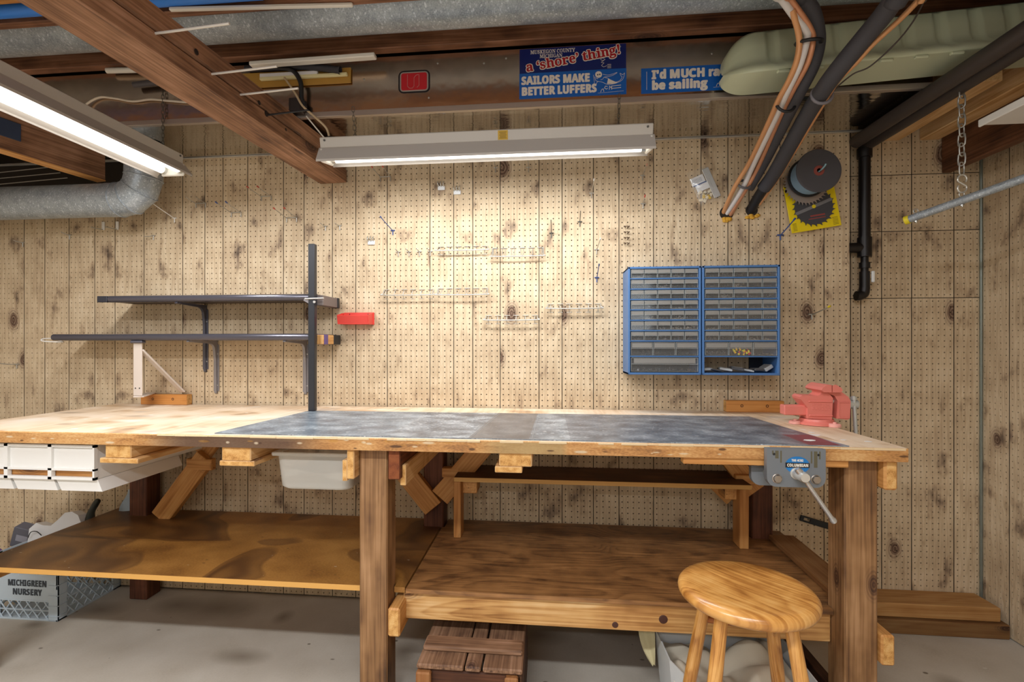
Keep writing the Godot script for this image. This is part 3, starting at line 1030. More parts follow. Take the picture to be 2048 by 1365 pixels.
	var s3 := thing("bumper_sticker", "blue bumper sticker partly hidden by the green trough, words about sailing", "sticker", Vector3(0.54, 2.144, Z))
	var c := MB.new()
	c.box(Vector3(0.545, 2.191, Z + 0.0004), Vector3(0.398, 0.094, 0.0008), 0)
	part("backing", c, blue, s3)
	lt.call("I'd MUCH rather", "Droid Sans", 0.042, 0.33, 0.55, 2.212, pale, s3, 0.001, 0.0, 0.0019)
	lt.call("be sailing", "Droid Sans", 0.042, 0.196, 0.483, 2.172, pale, s3, 0.001, 0.0, 0.0019)
	var br := MB.new()
	strokes(br, [Vector3(0.366, 2.225, Z + 0.001), Vector3(0.366, 2.158, Z + 0.001)], 0.0008)
	part("edge_line", br, pale, s3)
	maker_mark(s3, Vector3(0.645, 2.172, Z + 0.001), pale)
	# red emblem
	var em := thing("red_emblem", "red emblem plate with rounded corners and a black border on the duct", "emblem", Vector3(-0.518, 2.19, Z))
	for w in [["border", 0.126, 0.088, 0.02, 0.0, Color("17131a")], ["silver_field", 0.113, 0.076, 0.014, 0.001, Color("a39a94")], ["red_field", 0.102, 0.066, 0.008, 0.002, Color("c11f2a")]]:
		var mb := MB.new()
		mb.t = Transform3D(Basis(), Vector3(-0.518, 2.235, 0))
		mb.ext(rrect(w[1], w[2], w[3]), Z, Z + 0.001 + w[4])
		part(w[0], mb, mk(w[5], 0.35), em)
	var el := MB.new()
	for ln in [[[-0.026, 0.028], [-0.026, -0.018], [-0.018, -0.026], [-0.006, -0.026], [0.0, -0.018], [0.0, 0.014], [0.008, 0.024], [0.018, 0.026]], [[0.02, 0.026], [0.02, -0.016], [0.012, -0.024]]]:
		var q3 := []
		for w in ln:
			q3.append(Vector3(-0.518 + w[0], 2.235 + w[1], Z + 0.003))
		strokes(el, q3, 0.001)
	part("silver_line", el, mk(Color("b98a86"), 0.3), em)

func maker_mark(par: Node, c: Vector3, m: Material) -> void:
	var mb := MB.new()
	strokes(mb, [c + Vector3(-0.04, -0.017, 0), c + Vector3(0.055, -0.013, 0)], 0.0005)
	for k in 2:
		strokes(mb, [c + Vector3(0.012, 0.007 - k * 0.009, 0), c + Vector3(0.045, 0.009 - k * 0.009, 0)], 0.0012)
	strokes(mb, [c + Vector3(-0.004, 0.006, 0), c + Vector3(-0.012, 0.008, 0), c + Vector3(-0.016, 0.001, 0), c + Vector3(-0.008, -0.004, 0), c + Vector3(-0.004, 0.0, 0)], 0.0012)
	strokes(mb, [c + Vector3(0.002, -0.006, 0), c + Vector3(0.003, 0.008, 0), c + Vector3(0.008, 0.0, 0), c + Vector3(0.011, 0.008, 0), c + Vector3(0.011, -0.006, 0)], 0.0012)
	strokes(mb, [c + Vector3(-0.03, -0.014, 0), c + Vector3(-0.026, -0.004, 0), c + Vector3(-0.02, -0.002, 0), c + Vector3(-0.018, -0.013, 0)], 0.0011)
	part("maker_mark", mb, m, par)

func tie(called: String, c: Vector3, dir: Vector3, r: float, parent: Node, m: Material) -> void:
	var mb := MB.new()
	var pts := []
	var bs := basis_to(dir)
	for k in 17:
		var a := TAU * k / 16
		pts.append(c + bs * Vector3(cos(a) * r, 0, sin(a) * r))
	mb.tube(pts, 0.0055, 6, false)
	part(called, mb, m, parent)

func right_side() -> void:
	# refrigerant lines coming out of the wall
	var foam := mk(Color("3f3e43"), 0.7)
	var b1 := thing("pipe_bundle", "bundle of white, orange and copper tubes entering the wall by the plastic bag", "pipes", Vector3(0.79, 1.79, 0))
	var orange := mk(Color("d39a68"), 0.38, 0.2)
	for q in [["white_tube", 0.0105, mk(Color("d6d2cf"), 0.4), [Vector3(0.4, 2.6, 1.1), Vector3(0.56, 2.36, 0.9), Vector3(0.655, 2.250, 0.780), Vector3(0.695, 2.238, 0.750), Vector3(0.745, 2.201, 0.721), Vector3(0.787, 2.171, 0.699), Vector3(0.795, 2.150, 0.687), Vector3(0.788, 2.088, 0.656), Vector3(0.786, 2.045, 0.58), Vector3(0.803, 2.018, 0.459), Vector3(0.827, 1.936, 0.188), Vector3(0.820, 1.874, 0.100), Vector3(0.789, 1.790, -0.006)]],
			["copper_tube", 0.0085, copper, [Vector3(0.43, 2.6, 1.1), Vector3(0.59, 2.36, 0.9), Vector3(0.686, 2.248, 0.780), Vector3(0.720, 2.236, 0.750), Vector3(0.765, 2.203, 0.723), Vector3(0.798, 2.175, 0.702), Vector3(0.813, 2.149, 0.687), Vector3(0.810, 2.093, 0.661), Vector3(0.803, 2.045, 0.575), Vector3(0.820, 2.015, 0.440), Vector3(0.850, 1.935, 0.188), Vector3(0.839, 1.881, 0.110), Vector3(0.803, 1.782, -0.006)]],
			["orange_tube", 0.009, orange, [Vector3(0.729, 2.214, 0.737), Vector3(0.745, 2.194, 0.721), Vector3(0.762, 2.170, 0.703), Vector3(0.774, 2.140, 0.685), Vector3(0.774, 2.096, 0.667), Vector3(0.772, 2.060, 0.620), Vector3(0.774, 2.035, 0.54), Vector3(0.788, 2.014, 0.444), Vector3(0.808, 1.946, 0.209), Vector3(0.785, 1.874, 0.104), Vector3(0.774, 1.793, -0.006)]],
			["foam_sleeve", 0.0235, foam, [Vector3(0.48, 2.6, 1.08), Vector3(0.64, 2.38, 0.88), Vector3(0.734, 2.265, 0.750), Vector3(0.770, 2.253, 0.720), Vector3(0.805, 2.226, 0.698), Vector3(0.832, 2.187, 0.669), Vector3(0.843, 2.151, 0.649), Vector3(0.838, 2.098, 0.625), Vector3(0.832, 2.055, 0.56), Vector3(0.848, 2.02, 0.42), Vector3(0.868, 1.950, 0.19), Vector3(0.852, 1.880, 0.08)]]]:
		var mb := MB.new()
		mb.tube(spline(q[3], 6), q[1], 14)
		part(q[0], mb, q[2], b1)
	tie("cable_tie", Vector3(0.806, 2.148, 0.677), Vector3(0, 1, 0.3), 0.036, b1, black)
	tie("cable_tie", Vector3(0.806, 2.03, 0.52), Vector3(0.1, 0.3, 1), 0.031, b1, black)
	tie("cable_tie", Vector3(0.821, 1.884, 0.11), Vector3(0.1, 0.6, 0.8), 0.026, b1, mk(Color("5c5a5c"), 0.5))
	var b2 := thing("pipe_bundle", "thick black foam covered pipe between the white bundle and the wire spool", "pipes", Vector3(0.9, 1.8, 0))
	for q in [["foam_sleeve", 0.0275, foam, [Vector3(0.96, 2.6, 1.3), Vector3(0.95, 2.35, 1.1), Vector3(0.944, 2.160, 0.880), Vector3(0.943, 2.154, 0.850), Vector3(0.941, 2.139, 0.802), Vector3(0.930, 2.117, 0.739), Vector3(0.895, 2.065, 0.68), Vector3(0.885, 2.036, 0.61), Vector3(0.905, 2.012, 0.450), Vector3(0.920, 1.913, 0.170), Vector3(0.908, 1.872, 0.09)]],
			["pipe_end", 0.021, black, [Vector3(0.912, 1.885, 0.11), Vector3(0.9, 1.840, 0.04), Vector3(0.892, 1.802, -0.012)]],
			["copper_tube", 0.0078, orange, [Vector3(1.02, 2.6, 1.3), Vector3(1.012, 2.35, 1.1), Vector3(1.007, 2.156, 0.880), Vector3(1.005, 2.149, 0.850), Vector3(0.994, 2.133, 0.791), Vector3(0.962, 2.104, 0.727), Vector3(0.937, 2.072, 0.691), Vector3(0.912, 2.045, 0.64), Vector3(0.915, 2.026, 0.57), Vector3(0.928, 2.01, 0.478), Vector3(0.946, 1.919, 0.184), Vector3(0.936, 1.872, 0.096), Vector3(0.913, 1.82, 0.03)]],
			["thin_wire", 0.0022, mk(Color("3a302b"), 0.5), [Vector3(1.04, 2.6, 1.3), Vector3(1.02, 2.35, 1.1), Vector3(1.016, 2.155, 0.880), Vector3(1.021, 2.148, 0.850), Vector3(1.033, 2.128, 0.784), Vector3(1.023, 2.101, 0.727), Vector3(0.979, 2.060, 0.684), Vector3(0.94, 2.048, 0.664), Vector3(0.915, 2.03, 0.6)]]]:
		var mb := MB.new()
		mb.tube(spline(q[3], 6), q[1], 16)
		part(q[0], mb, q[2], b2)
	tie("cable_tie", Vector3(0.893, 2.028, 0.58), Vector3(-0.05, 0.2, 1), 0.0315, b2, mk(Color("77747a"), 0.45))
	# holes in the wall round the pipes, with yellow foam
	for q in [[0.787, 1.788, 0.03, "patch of yellow sealing foam under the white pipe bundle", 0.012], [0.893, 1.798, 0.026, "blob of yellow sealing foam under the black foam pipe", 0.026]]:
		var h := MB.new()
		h.ext(arc(Vector2(q[0], q[1] + 0.004), q[2], 0, 345, 18), 0.0002, 0.0014)
		var hb := tag(obj("wall_hole", h, groove_m), "dark hole in the pegboard for " + ("the white pipe bundle" if q[0] < 0.8 else "the black foam pipe"), "hole")
		var fm := MB.new()
		for k in 9:
			var c := Vector3(q[0] - 0.012 + rng.randf_range(-1, 1) * q[4] + 0.012, q[1] - 0.026 + rng.randf_range(-0.006, 0.006), 0.004)
			fm.t = Transform3D(Basis.from_scale(Vector3(1.3, 0.9, 0.8)), c)
			fm.lathe([Vector2(0, 0.008), Vector2(0.006, 0.006), Vector2(0.009, 0), Vector2(0.006, -0.006), Vector2(0, -0.008)], 8)
		tag(obj("sealing_foam", fm, mk(Color("d8a53a"), 0.8)), q[3], "foam")
	# ribbed trough
	var tr := thing("plastic_trough", "sage green ribbed plastic trough stored overhead in front of the duct", "trough", Vector3(1.1, 2.1, 0.5))
	var sec := [Vector2(0.43, 2.29), Vector2(0.5, 2.288), Vector2(0.53, 2.268), Vector2(0.54, 2.22), Vector2(0.545, 2.18), Vector2(0.556, 2.155), Vector2(0.578, 2.138), Vector2(0.594, 2.122), Vector2(0.594, 2.108), Vector2(0.588, 2.104), Vector2(0.43, 2.104)]
	var rows := []
	var n := 150
	for k in n + 1:
		var s := float(k) / n
		var x := lerpf(0.615, 1.62, s)
		var e := clampf((x - 0.615) / 0.1, 0, 1)
		var sc := sqrt(1.0 - (1.0 - e) * (1.0 - e))
		var ph := fposmod(x - 0.735, 0.105)
		var rib := 0.011 * smoothstep(0.0, 0.012, ph) * (1.0 - smoothstep(0.03, 0.042, ph)) if x > 0.73 else 0.0
		var row := []
		for j in sec.size():
			var c: Vector2 = sec[j]
			var zz: float = c.x
			var yy: float = c.y
			if j > 1 and j < 7:
				zz -= rib
			zz = lerpf(0.44, zz, 0.25 + 0.75 * sc)
			yy = lerpf(2.165, yy, 0.12 + 0.88 * sc)
			row.append(Vector3(x, yy + (x - 0.615) * 0.055, zz))
		rows.append(row)
	var tm := MB.new()
	tm.grid(rows, false)
	var tmat := mk(Color("bdc5a8"), 0.35)
	tmat.cull_mode = BaseMaterial3D.CULL_DISABLED
	part("shell", tm, tmat, tr)
	var tf := MB.new()
	for k in 9:
		tf.box(Vector3(0.77 + k * 0.105, 2.1 + (0.155 + k * 0.105) * 0.055, 0.586), Vector3(0.04, 0.01, 0.014), 0.003)
	part("rim_tab", tf, tmat, tr)
	# two black pipes on the ceiling and the drop down the wall
	var pm := mk(Color("3d3532"), 0.5)
	for q in [[1.322, 2.085, 0.027, "upper of two dark iron pipes running overhead from the wall corner"], [1.392, 2.088, 0.026, "lower right of the two dark iron overhead pipes, beside the pale joist"]]:
		var mb := MB.new()
		mb.tube([Vector3(q[0], q[1], -0.06 if q[0] > 1.35 else 0.004), Vector3(q[0] + 0.01, q[1], 2.2)], q[2], 20)
		tag(obj("iron_pipe", mb, pm), q[3], "pipe")
	var dp := thing("drain_pipe", "black iron pipe down the recessed wall with a tee, a valve and an elbow", "pipe", Vector3(1.383, 1.43, -0.035))
	var x := 1.383
	var z := -0.042
	var bm := mk(Color("201c1b"), 0.4, 0.3)
	for q in [["riser", [Vector3(x, 1.62, z), Vector3(x, 2.07, z)], 0.0225], ["collar", [Vector3(x, 2.03, z), Vector3(x, 2.07, z)], 0.029], ["tee", [Vector3(x, 1.595, z), Vector3(x, 1.68, z)], 0.0275], ["branch", [Vector3(x, 1.635, z), Vector3(1.3, 1.635, z)], 0.0225], ["nipple", [Vector3(x, 1.5, z), Vector3(x, 1.6, z)], 0.015], ["union", [Vector3(x, 1.545, z), Vector3(x, 1.57, z)], 0.021], ["valve_body", [Vector3(x, 1.455, z), Vector3(x, 1.53, z)], 0.02]]:
		var mb := MB.new()
		mb.tube(q[1], q[2], 18)
		part(q[0], mb, bm, dp)
	var eb := MB.new()
	eb.tube(spline([Vector3(x, 1.46, z), Vector3(x - 0.004, 1.435, z), Vector3(x - 0.02, 1.425, z), Vector3(x - 0.035, 1.424, z)], 4), 0.021, 16)
	part("elbow", eb, bm, dp)
	var hv := MB.new()
	hv.box(Vector3(x + 0.022, 1.505, z + 0.022), Vector3(0.012, 0.05, 0.012), 0.003)
	part("valve_handle", hv, mk(Color("dcdcd8"), 0.4), dp)
	# joists and board on the right, running towards the viewer
	beam_thing("floor_joist", "orange joist overhead at right, cut off short next to the iron pipes", "joist", 1.47, 1.556, 2.118, 2.26, -0.09, 0.43, pine)
	beam_thing("floor_joist", "second orange joist at right, behind the hanging chain", "joist", 1.638, 1.72, 2.115, 2.35, -0.09, 2.0, pine)
	beam_thing("cross_joist", "short pale cross joist end above the green trough's right end", "joist", 1.4, 1.88, 2.17, 2.3, 0.44, 0.5, pine)
	beam_thing("stringer_board", "dark brown board on edge overhead at the far right", "board", 1.727, 1.765, 1.966, 2.19, -0.088, 2.0, mk(Color("a88c7a"), 0.65, 0, tex.dark))
	var wp := thing("white_shelf", "white panel corner jutting in at the far right above the hanging rod", "shelf", Vector3(1.65, 1.93, 0.9))
	var w1 := MB.new()
	w1.box(Vector3(1.655, 1.944, 1.15), Vector3(0.46, 0.012, 1.3), 0.003)
	part("panel", w1, mk(Color("dcdad6"), 0.5), wp)
	var w2 := MB.new()
	w2.box(Vector3(1.426, 1.944, 1.15), Vector3(0.008, 0.024, 1.3), 0.002)
	part("rim", w2, mk(Color("eeeeea"), 0.45), wp)
	# the hanging rod
	var ra := Vector3(1.303, 1.664, 0.35)
	var rb := Vector3(1.51, 1.74, 0.62)
	var rd := (rb - ra).normalized()
	var rod := thing("hanging_rod", "grey conduit rod with a yellow end cap hanging from a chain", "rod", ra)
	var rm := MB.new()
	rm.us = Vector2(3, 3)
	rm.tube([ra, ra + rd * 0.95], 0.0135, 20)
	part("conduit", rm, galv, rod)
	var yc := MB.new()
	yc.tube([ra - rd * 0.008, ra + rd * 0.006], 0.0155, 20)
	part("end_cap", yc, mk(Color("e3cf2c"), 0.4), rod)
	for q in [[0.025, 0.019], [0.155, 0.016]]:
		var eye := MB.new()
		var pts := []
		var c: Vector3 = ra + rd * q[0] + Vector3(0, 0.021, 0)
		for k in 13:
			pts.append(c + Vector3(cos(TAU * k / 12 - PI / 2), sin(TAU * k / 12 - PI / 2), 0) * 0.008)
		eye.tube(pts, 0.002, 6)
		eye.tube([c + Vector3(0, -0.008, 0), c + Vector3(0.002, -0.042, 0)], 0.002, 6)
		eye.tube([c + Vector3(0.001, -0.035, 0), c + Vector3(0.001, -0.039, 0)], 0.006, 6)
		part("eye_bolt", eye, steel, rod)
	var hg: Vector3 = ra + rd * 0.155 + Vector3(0, 0.03, 0)
	var top := Vector3(hg.x, 2.115, hg.z)
	var cm := mk(Color("b9bab6"), 0.35, 0.75)
	var ch := thing("link_chain", "steel chain with an S hook hanging from the orange joist at right", "chain", top)
	chain("chain_link", hg + Vector3(0, 0.062, 0), top, 0.0335, 0.0024, cm, ch, true)
	var sh := MB.new()
	var sp := []
	for k in 15:
		var a := lerpf(-0.7, PI + 0.5, k / 14.0)
		sp.append(hg + Vector3(cos(a) * 0.014, 0.042 + sin(a) * 0.015, 0.002))
	for k in 15:
		var a := lerpf(0.5, -PI - 0.6, k / 14.0)
		sp.append(hg + Vector3(cos(a) * 0.014, 0.012 + sin(a) * 0.015, 0.002))
	sh.tube(sp, 0.0027, 8)
	part("s_hook", sh, mk(Color("d8d8d2"), 0.3, 0.7), ch)
	# ---- wire spool, saw blades, plastic bag
	var so := thing("wire_spool", "black spool of blue-grey wire hung high on the pegboard at right", "spool", Vector3(1.115, 1.84, 0.05))
	var sc := Vector3(1.108, 1.925, 0)
	var fl := mk(Color("48464a"), 0.55)
	for q in [["rear_flange", 0.045, 0.082], ["front_flange", 0.128, 0.087]]:
		var mb := MB.new()
		mb.t = Transform3D(Basis(Vector3(1, 0, 0), PI / 2), sc + Vector3(0, 0, q[1]))
		mb.lathe([Vector2(0.012, -0.003), Vector2(q[2], -0.003), Vector2(q[2] + 0.002, 0), Vector2(q[2], 0.003), Vector2(q[2] - 0.005, 0.0036), Vector2(0.03, 0.003), Vector2(0.012, 0.003), Vector2(0.012, -0.003)], 48)
		part(q[0], mb, fl if q[1] > 0.1 else black, so)
	var wd := MB.new()
	wd.t = Transform3D(Basis(Vector3(1, 0, 0), PI / 2), sc + Vector3(0, 0, 0.087))
	var prof := []
	for k in 27:
		prof.append(Vector2(0.074 + 0.0014 * (k % 2), -0.039 + k * 0.003))
	wd.lathe(prof, 32)
	part("wire_winding", wd, mk(Color("7f9bb0"), 0.5), so)
	var hb := MB.new()
	hb.t = Transform3D(Basis(Vector3(1, 0, 0), PI / 2), sc + Vector3(0, 0, 0.13))
	hb.lathe([Vector2(0.009, 0.001), Vector2(0.009, 0.003), Vector2(0.02, 0.003), Vector2(0.021, 0.001)], 24)
	part("hub_ring", hb, mk(Color("8a4238"), 0.6), so)
	var rk := MB.new()
	rk.tube(spline([sc + Vector3(-0.002, -0.008, 0.002), sc + Vector3(0, -0.004, 0.13), sc + Vector3(0.004, 0.004, 0.16), sc + Vector3(0.007, 0.014, 0.17)]), 0.0035, 8)
	var spoke := tag(obj("long_peg_hook", rk, mk(Color("8fb6c2"), 0.4, 0.3)), "pale blue tipped rod hook carrying the wire spool", "hook")
	var bladem := mk(Color("5b5a5e"), 0.4, 0.6)
	var bl2 := thing("saw_blade", "circular saw blade hung behind the wire spool, only its toothed rim showing", "saw blade", Vector3(1.105, 1.81, 0.036))
	var bb := MB.new()
	bb.ext(blade(Vector2(1.105, 1.903), 0.096, 40), 0.034, 0.0365)
	part("blade", bb, mk(Color("b9aca4"), 0.35, 0.7), bl2)
	var cd := thing("blade_card", "yellow card with a circular saw blade on it, hung tilted under the wire spool", "package", Vector3(1.13, 1.7, 0.02))
	local_roots[cd] = true
	cd.position = Vector3(1.138, 1.805, 0.016)
	cd.rotation.z = 0.155
	cd.rotation.x = -0.04
	var cc := MB.new()
	cc.box(Vector3(0, 0.006, 0), Vector3(0.205, 0.21, 0.003), 0.0005)
	obj("card", cc, mk(Color("e9cf17"), 0.35), cd)
	var band := MB.new()
	band.box(Vector3(-0.07, 0.087, 0.0022), Vector3(0.06, 0.012, 0.0008), 0)
	band.box(Vector3(0.0, 0.106, 0.0022), Vector3(0.2, 0.006, 0.0008), 0)
	obj("black_band", band, mk(Color("1d1b17"), 0.4), cd)
	var b1m := MB.new()
	b1m.ext(blade(Vector2(0.003, 0.0), 0.089, 24), 0.004, 0.0062)
	var bo := obj("blade", b1m, mk(Color("55565c"), 0.4, 0.5), cd)
	var rg := MB.new()
	rg.t = Transform3D(Basis(Vector3(0, 0, 1), 0.25), Vector3(0.003, 0.0, 0.0066))
	rg.box(Vector3(0, 0, 0), Vector3(0.16, 0.013, 0.0008), 0)
	obj("pale_stripe", rg, mk(Color("8b8c90"), 0.35, 0.4), bo)
	var rt := MB.new()
	rt.box(Vector3(0.012, -0.04, 0.0066), Vector3(0.06, 0.007, 0.0006), 0)
	rt.box(Vector3(0.008, -0.052, 0.0066), Vector3(0.07, 0.004, 0.0006), 0)
	obj("red_print", rt, mk(Color("8f4340"), 0.4), bo)
	var hu := MB.new()
	hu.ext(arc(Vector2(0.003, 0), 0.008, 0, 330, 14), 0.0066, 0.0078)
	obj("yellow_hub", hu, mk(Color("e3cb22"), 0.4), cd)
	var pr := MB.new()
	for k in 6:
		pr.box(Vector3(0.082, -0.06 - k * 0.006, 0.0018), Vector3(0.022, 0.0022, 0.0004), 0)
		pr.box(Vector3(-0.086, -0.06 - k * 0.006, 0.0018), Vector3(0.016, 0.0022, 0.0004), 0)
	obj("small_print", pr, mk(Color("8a7c14"), 0.5), cd)
	var bag := thing("parts_bag", "clear plastic bag of white and yellow parts pinned tilted to the pegboard", "bag", Vector3(0.69, 1.82, 0.01))
	local_roots[bag] = true
	bag.position = Vector3(0.686, 1.912, 0.006)
	bag.rotation.z = 0.4
	var film := clear(Color("f0f3f5"), 0.07, 0.1)
	var gr := []
	for r in 9:
		var row := []
		for c in 9:
			row.append(Vector3(-0.045 + c * 0.0113, -0.08 + r * 0.02, 0.004 + 0.012 * sin(r * 0.39) * sin(c * 0.39) + 0.0016 * sin(r * 3.1 + c * 2.3)))
		gr.append(row)
	var fb := MB.new()
	fb.grid(gr)
	obj("film", fb, film, bag)
	var lb := MB.new()
	lb.box(Vector3(-0.012, 0.034, 0.003), Vector3(0.058, 0.036, 0.0015), 0.0004)
	lb.box(Vector3(-0.004, -0.002, 0.003), Vector3(0.058, 0.03, 0.0015), 0.0004)
	var pl := obj("paper_label", lb, mk(Color("e9ebee"), 0.6), bag)
	var bs := MB.new()
	bs.box(Vector3(-0.01, 0.015, 0.0042), Vector3(0.06, 0.005, 0.0006), 0)
	obj("blue_stripe", bs, mk(Color("3a5a94"), 0.5), pl)
	var gl := MB.new()
	for k in 4:
		gl.box(Vector3(-0.014, 0.026 + k * 0.005, 0.0042), Vector3(0.04, 0.0015, 0.0004), 0)
	obj("print", gl, mk(Color("8c94a6"), 0.5), pl)
	var gv := MB.new()
	gv.box(Vector3(0.035, 0.0, 0.006), Vector3(0.03, 0.14, 0.004), 0.0015)
	obj("silver_fold", gv, mk(Color("d7dadb"), 0.25, 0.4), bag)
	var r2 := RandomNumberGenerator.new()
	r2.seed = 3
	for k in 12:
		var it := MB.new()
		it.t = Transform3D(Basis(Vector3(0, 0, 1), r2.randf() * 3), Vector3(r2.randf_range(-0.035, 0.02), r2.randf_range(-0.072, -0.02), 0.004))
		it.box(Vector3(), Vector3(0.02, 0.012, 0.006), 0.002)
		obj("small_part", it, mk(Color("e9dfc6") if k % 4 else Color("d9b52c"), 0.5), bag)

func blade(c: Vector2, r: float, teeth: int) -> PackedVector2Array:
	var o := PackedVector2Array()
	for k in teeth:
		var a := TAU * k / teeth
		var s := TAU / teeth
		for w in [[0.0, 0.87], [0.35, 0.88], [0.62, 0.9], [0.95, 1.0], [0.99, 0.9]]:
			o.append(c + Vector2(cos(a + s * w[0]), sin(a + s * w[0])) * r * w[1])
	return o

func bench() -> void:
	var w := thing("workbench", "long wooden workbench with a scuffed top against the pegboard", "workbench", Vector3(-0.55, 0, 0.4))
	# the top: worn pale ply, a rough worked front edge
	var tt := wood(91, 1536, 512, [Color("f2e0cb"), Color("e5ccae"), Color("caa883"), Color("8d7763")], 5, 1.5, 26, 0.3, 0.5, 0, 2.0)
	var im := tt.get_image()
	var r := RandomNumberGenerator.new()
	r.seed = 12
	blot(im, r, 90, [Color(0.95, 0.94, 0.92, 0.75), Color(0.93, 0.86, 0.76, 0.5)], 1.5, 6)
	blot(im, r, 26, [Color(0.42, 0.36, 0.31, 0.4), Color(0.62, 0.45, 0.26, 0.5), Color(0.55, 0.53, 0.55, 0.4)], 8, 40, true)
	blot(im, r, 22, [Color(0.96, 0.93, 0.88, 0.7)], 16, 60, true)
	var topm := mk(Color.WHITE, 0.5, 0, itex(im))
	var ei := mottled(95, 1024, 32, [Color("8a6038"), Color("b58048"), Color("cb9a60"), Color("d8b078")], 0.03, 0.9, 0.25, 0.6)
	for x in 1024:
		var s := smoothstep(330.0, 400.0, float(x)) * (1.0 - smoothstep(500.0, 560.0, float(x)))
		var s2 := smoothstep(700.0, 740.0, float(x)) * (1.0 - smoothstep(790.0, 800.0, float(x)))
		for y in 32:
			var c := ei.get_pixel(x, y)
			c = c.lerp(Color(0.27, 0.2, 0.17), s * 0.75)
			c = c.lerp(Color(0.62, 0.55, 0.38), s2 * 0.6)
			ei.set_pixel(x, y, c)
	blot(ei, r, 60, [Color(0.25, 0.15, 0.08, 0.7), Color(0.85, 0.8, 0.7, 0.7), Color(0.7, 0.5, 0.2, 0.5)], 1.2, 4)
	var edgem := mk(Color.WHITE, 0.6, 0, itex(ei))
	var X0 := -2.13
	var X1 := 1.012
	var Y1 := 0.916
	var Y0 := 0.8775
	var tp := MB.new()
	tp.us = Vector2(1 / (X1 - X0), 1 / 0.8)
	tp.uo = Vector2(-X0 / (X1 - X0), 0)
	tp.quad(Vector3(X0, Y1, 0.012), Vector3(X1, Y1, 0.012), Vector3(X1, Y1, 0.797), Vector3(X0, Y1, 0.797), Vector3.UP, 2)
	var eg := MB.new()
	eg.us = Vector2(1 / (X1 - X0), 1 / 0.04)
	eg.uo = Vector2(-X0 / (X1 - X0), -Y0 / 0.04)
	eg.quad(Vector3(X0, Y1, 0.797), Vector3(X1, Y1, 0.797), Vector3(X1, Y1 - 0.003, 0.8), Vector3(X0, Y1 - 0.003, 0.8), Vector3(0, 1, 1), 1)
	eg.quad(Vector3(X0, Y0, 0.8), Vector3(X1, Y0, 0.8), Vector3(X1, Y1 - 0.003, 0.8), Vector3(X0, Y1 - 0.003, 0.8), Vector3(0, 0, 1), 1)
	var ot := wmb()
	ot.quad(Vector3(X1, Y0, 0.8), Vector3(X1, Y0, 0.012), Vector3(X1, Y1, 0.012), Vector3(X1, Y1, 0.8), Vector3(1, 0, 0), 2)
	ot.quad(Vector3(X0, Y0, 0.8), Vector3(X0, Y0, 0.012), Vector3(X0, Y1, 0.012), Vector3(X0, Y1, 0.8), Vector3(-1, 0, 0), 2)
	ot.quad(Vector3(X0, Y0, 0.012), Vector3(X1, Y0, 0.012), Vector3(X1, Y0, 0.8), Vector3(X0, Y0, 0.8), Vector3(0, -1, 0), 0)
	ot.quad(Vector3(X0, Y0, 0.012), Vector3(X1, Y0, 0.012), Vector3(X1, Y1, 0.012), Vector3(X0, Y1, 0.012), Vector3(0, 0, -1), 0)
	part("tabletop", tp, topm, w, [[eg, edgem], [ot, pine]])
	var lip := MB.new()   # splintered top veneer along the front edge
	var x := X0 + 0.8
	while x < X1 - 0.01:
		var l := r.randf_range(0.02, 0.09)
		if r.randf() < 0.75:
			lip.box(Vector3(x + l / 2, Y1 - 0.0035, 0.8), Vector3(l, r.randf_range(0.003, 0.007), r.randf_range(0.003, 0.007)), 0.001)
		x += l
	part("splintered_edge", lip, mk(Color("dcc39a"), 0.75), w)
	# posts and legs
	for q in [[-0.607, -0.514, 0.66, 0.752], [0.869, 0.961, 0.66, 0.752], [-2.12, -2.028, 0.66, 0.752]]:
		beam("post", q[0], q[1], 0, Y0, q[2], q[3], postm, w, 0.004)
	for q in [[-1.977, -1.887, 0.03, 0.12], [-0.551, -0.462, 0.03, 0.12], [0.85, 0.933, 0.03, 0.12]]:
		beam("rear_leg", q[0], q[1], 0, Y0, q[2], q[3], mk(Color("a07868"), 0.65, 0, tex.dark), w, 0.004)
	# cleats and runners under the top
	for q in [[-1.47, -1.376, 0.8315, 0.8695, -1.49, -1.352, 0.814], [-1.056, -0.956, 0.832, 0.87, -1.064, -0.944, 0.815], [-0.149, -0.048, 0.8355, 0.874, -0.162, -0.078, 0.816]]:
		beam("runner", q[0], q[1], q[2], Y0, 0.1, 0.79, pine, w, 0.003, pine_end)
		beam("runner_lip", q[4], q[5], q[6], q[2] - 0.0005, 0.1, 0.79, pine, w, 0.002, pine_end)
	beam("side_cleat", -0.634, -0.61, 0.783, Y0, 0.2, 0.79, pine, w, 0.003, pine_end)
	beam("side_cleat", -0.651, -0.635, 0.775, 0.842, 0.2, 0.785, pine, w, 0.002, pine_end)
	beam("cross_tie", -0.503, -0.464, 0.782, Y0, 0.05, 0.779, mk(Color("a87456"), 0.65, 0, tex.dark), w, 0.003, mk(Color("9a6a50"), 0.7, 0, tex.end))
	beam("drawer_rail", -0.472, -0.453, 0.757, 0.823, 0.12, 0.752, pine, w, 0.002, pine_end)
	beam("cross_tie", 0.963, 1.0, 0.79, Y0, 0.05, 0.778, amber, w, 0.006, pine_end)
	beam("front_strip", 0.4, 0.86, 0.8555, Y0, 0.755, 0.79, amber, w, 0.002, pine_end)
	# braces along the back
	board("brace", Vector3(-1.8, 0.4, 0.135), Vector3(-1.575, 0.69, 0.135), Vector3(0.07, -0.056, 0), 0.035, amber, w)
	board("brace", Vector3(-1.62, 0.695, 0.1), Vector3(-1.48, 0.87, 0.1), Vector3(0.065, -0.05, 0), 0.035, amber, w)
	beam("brace_block", -1.662, -1.538, 0.63, 0.682, 0.118, 0.153, amber, w)
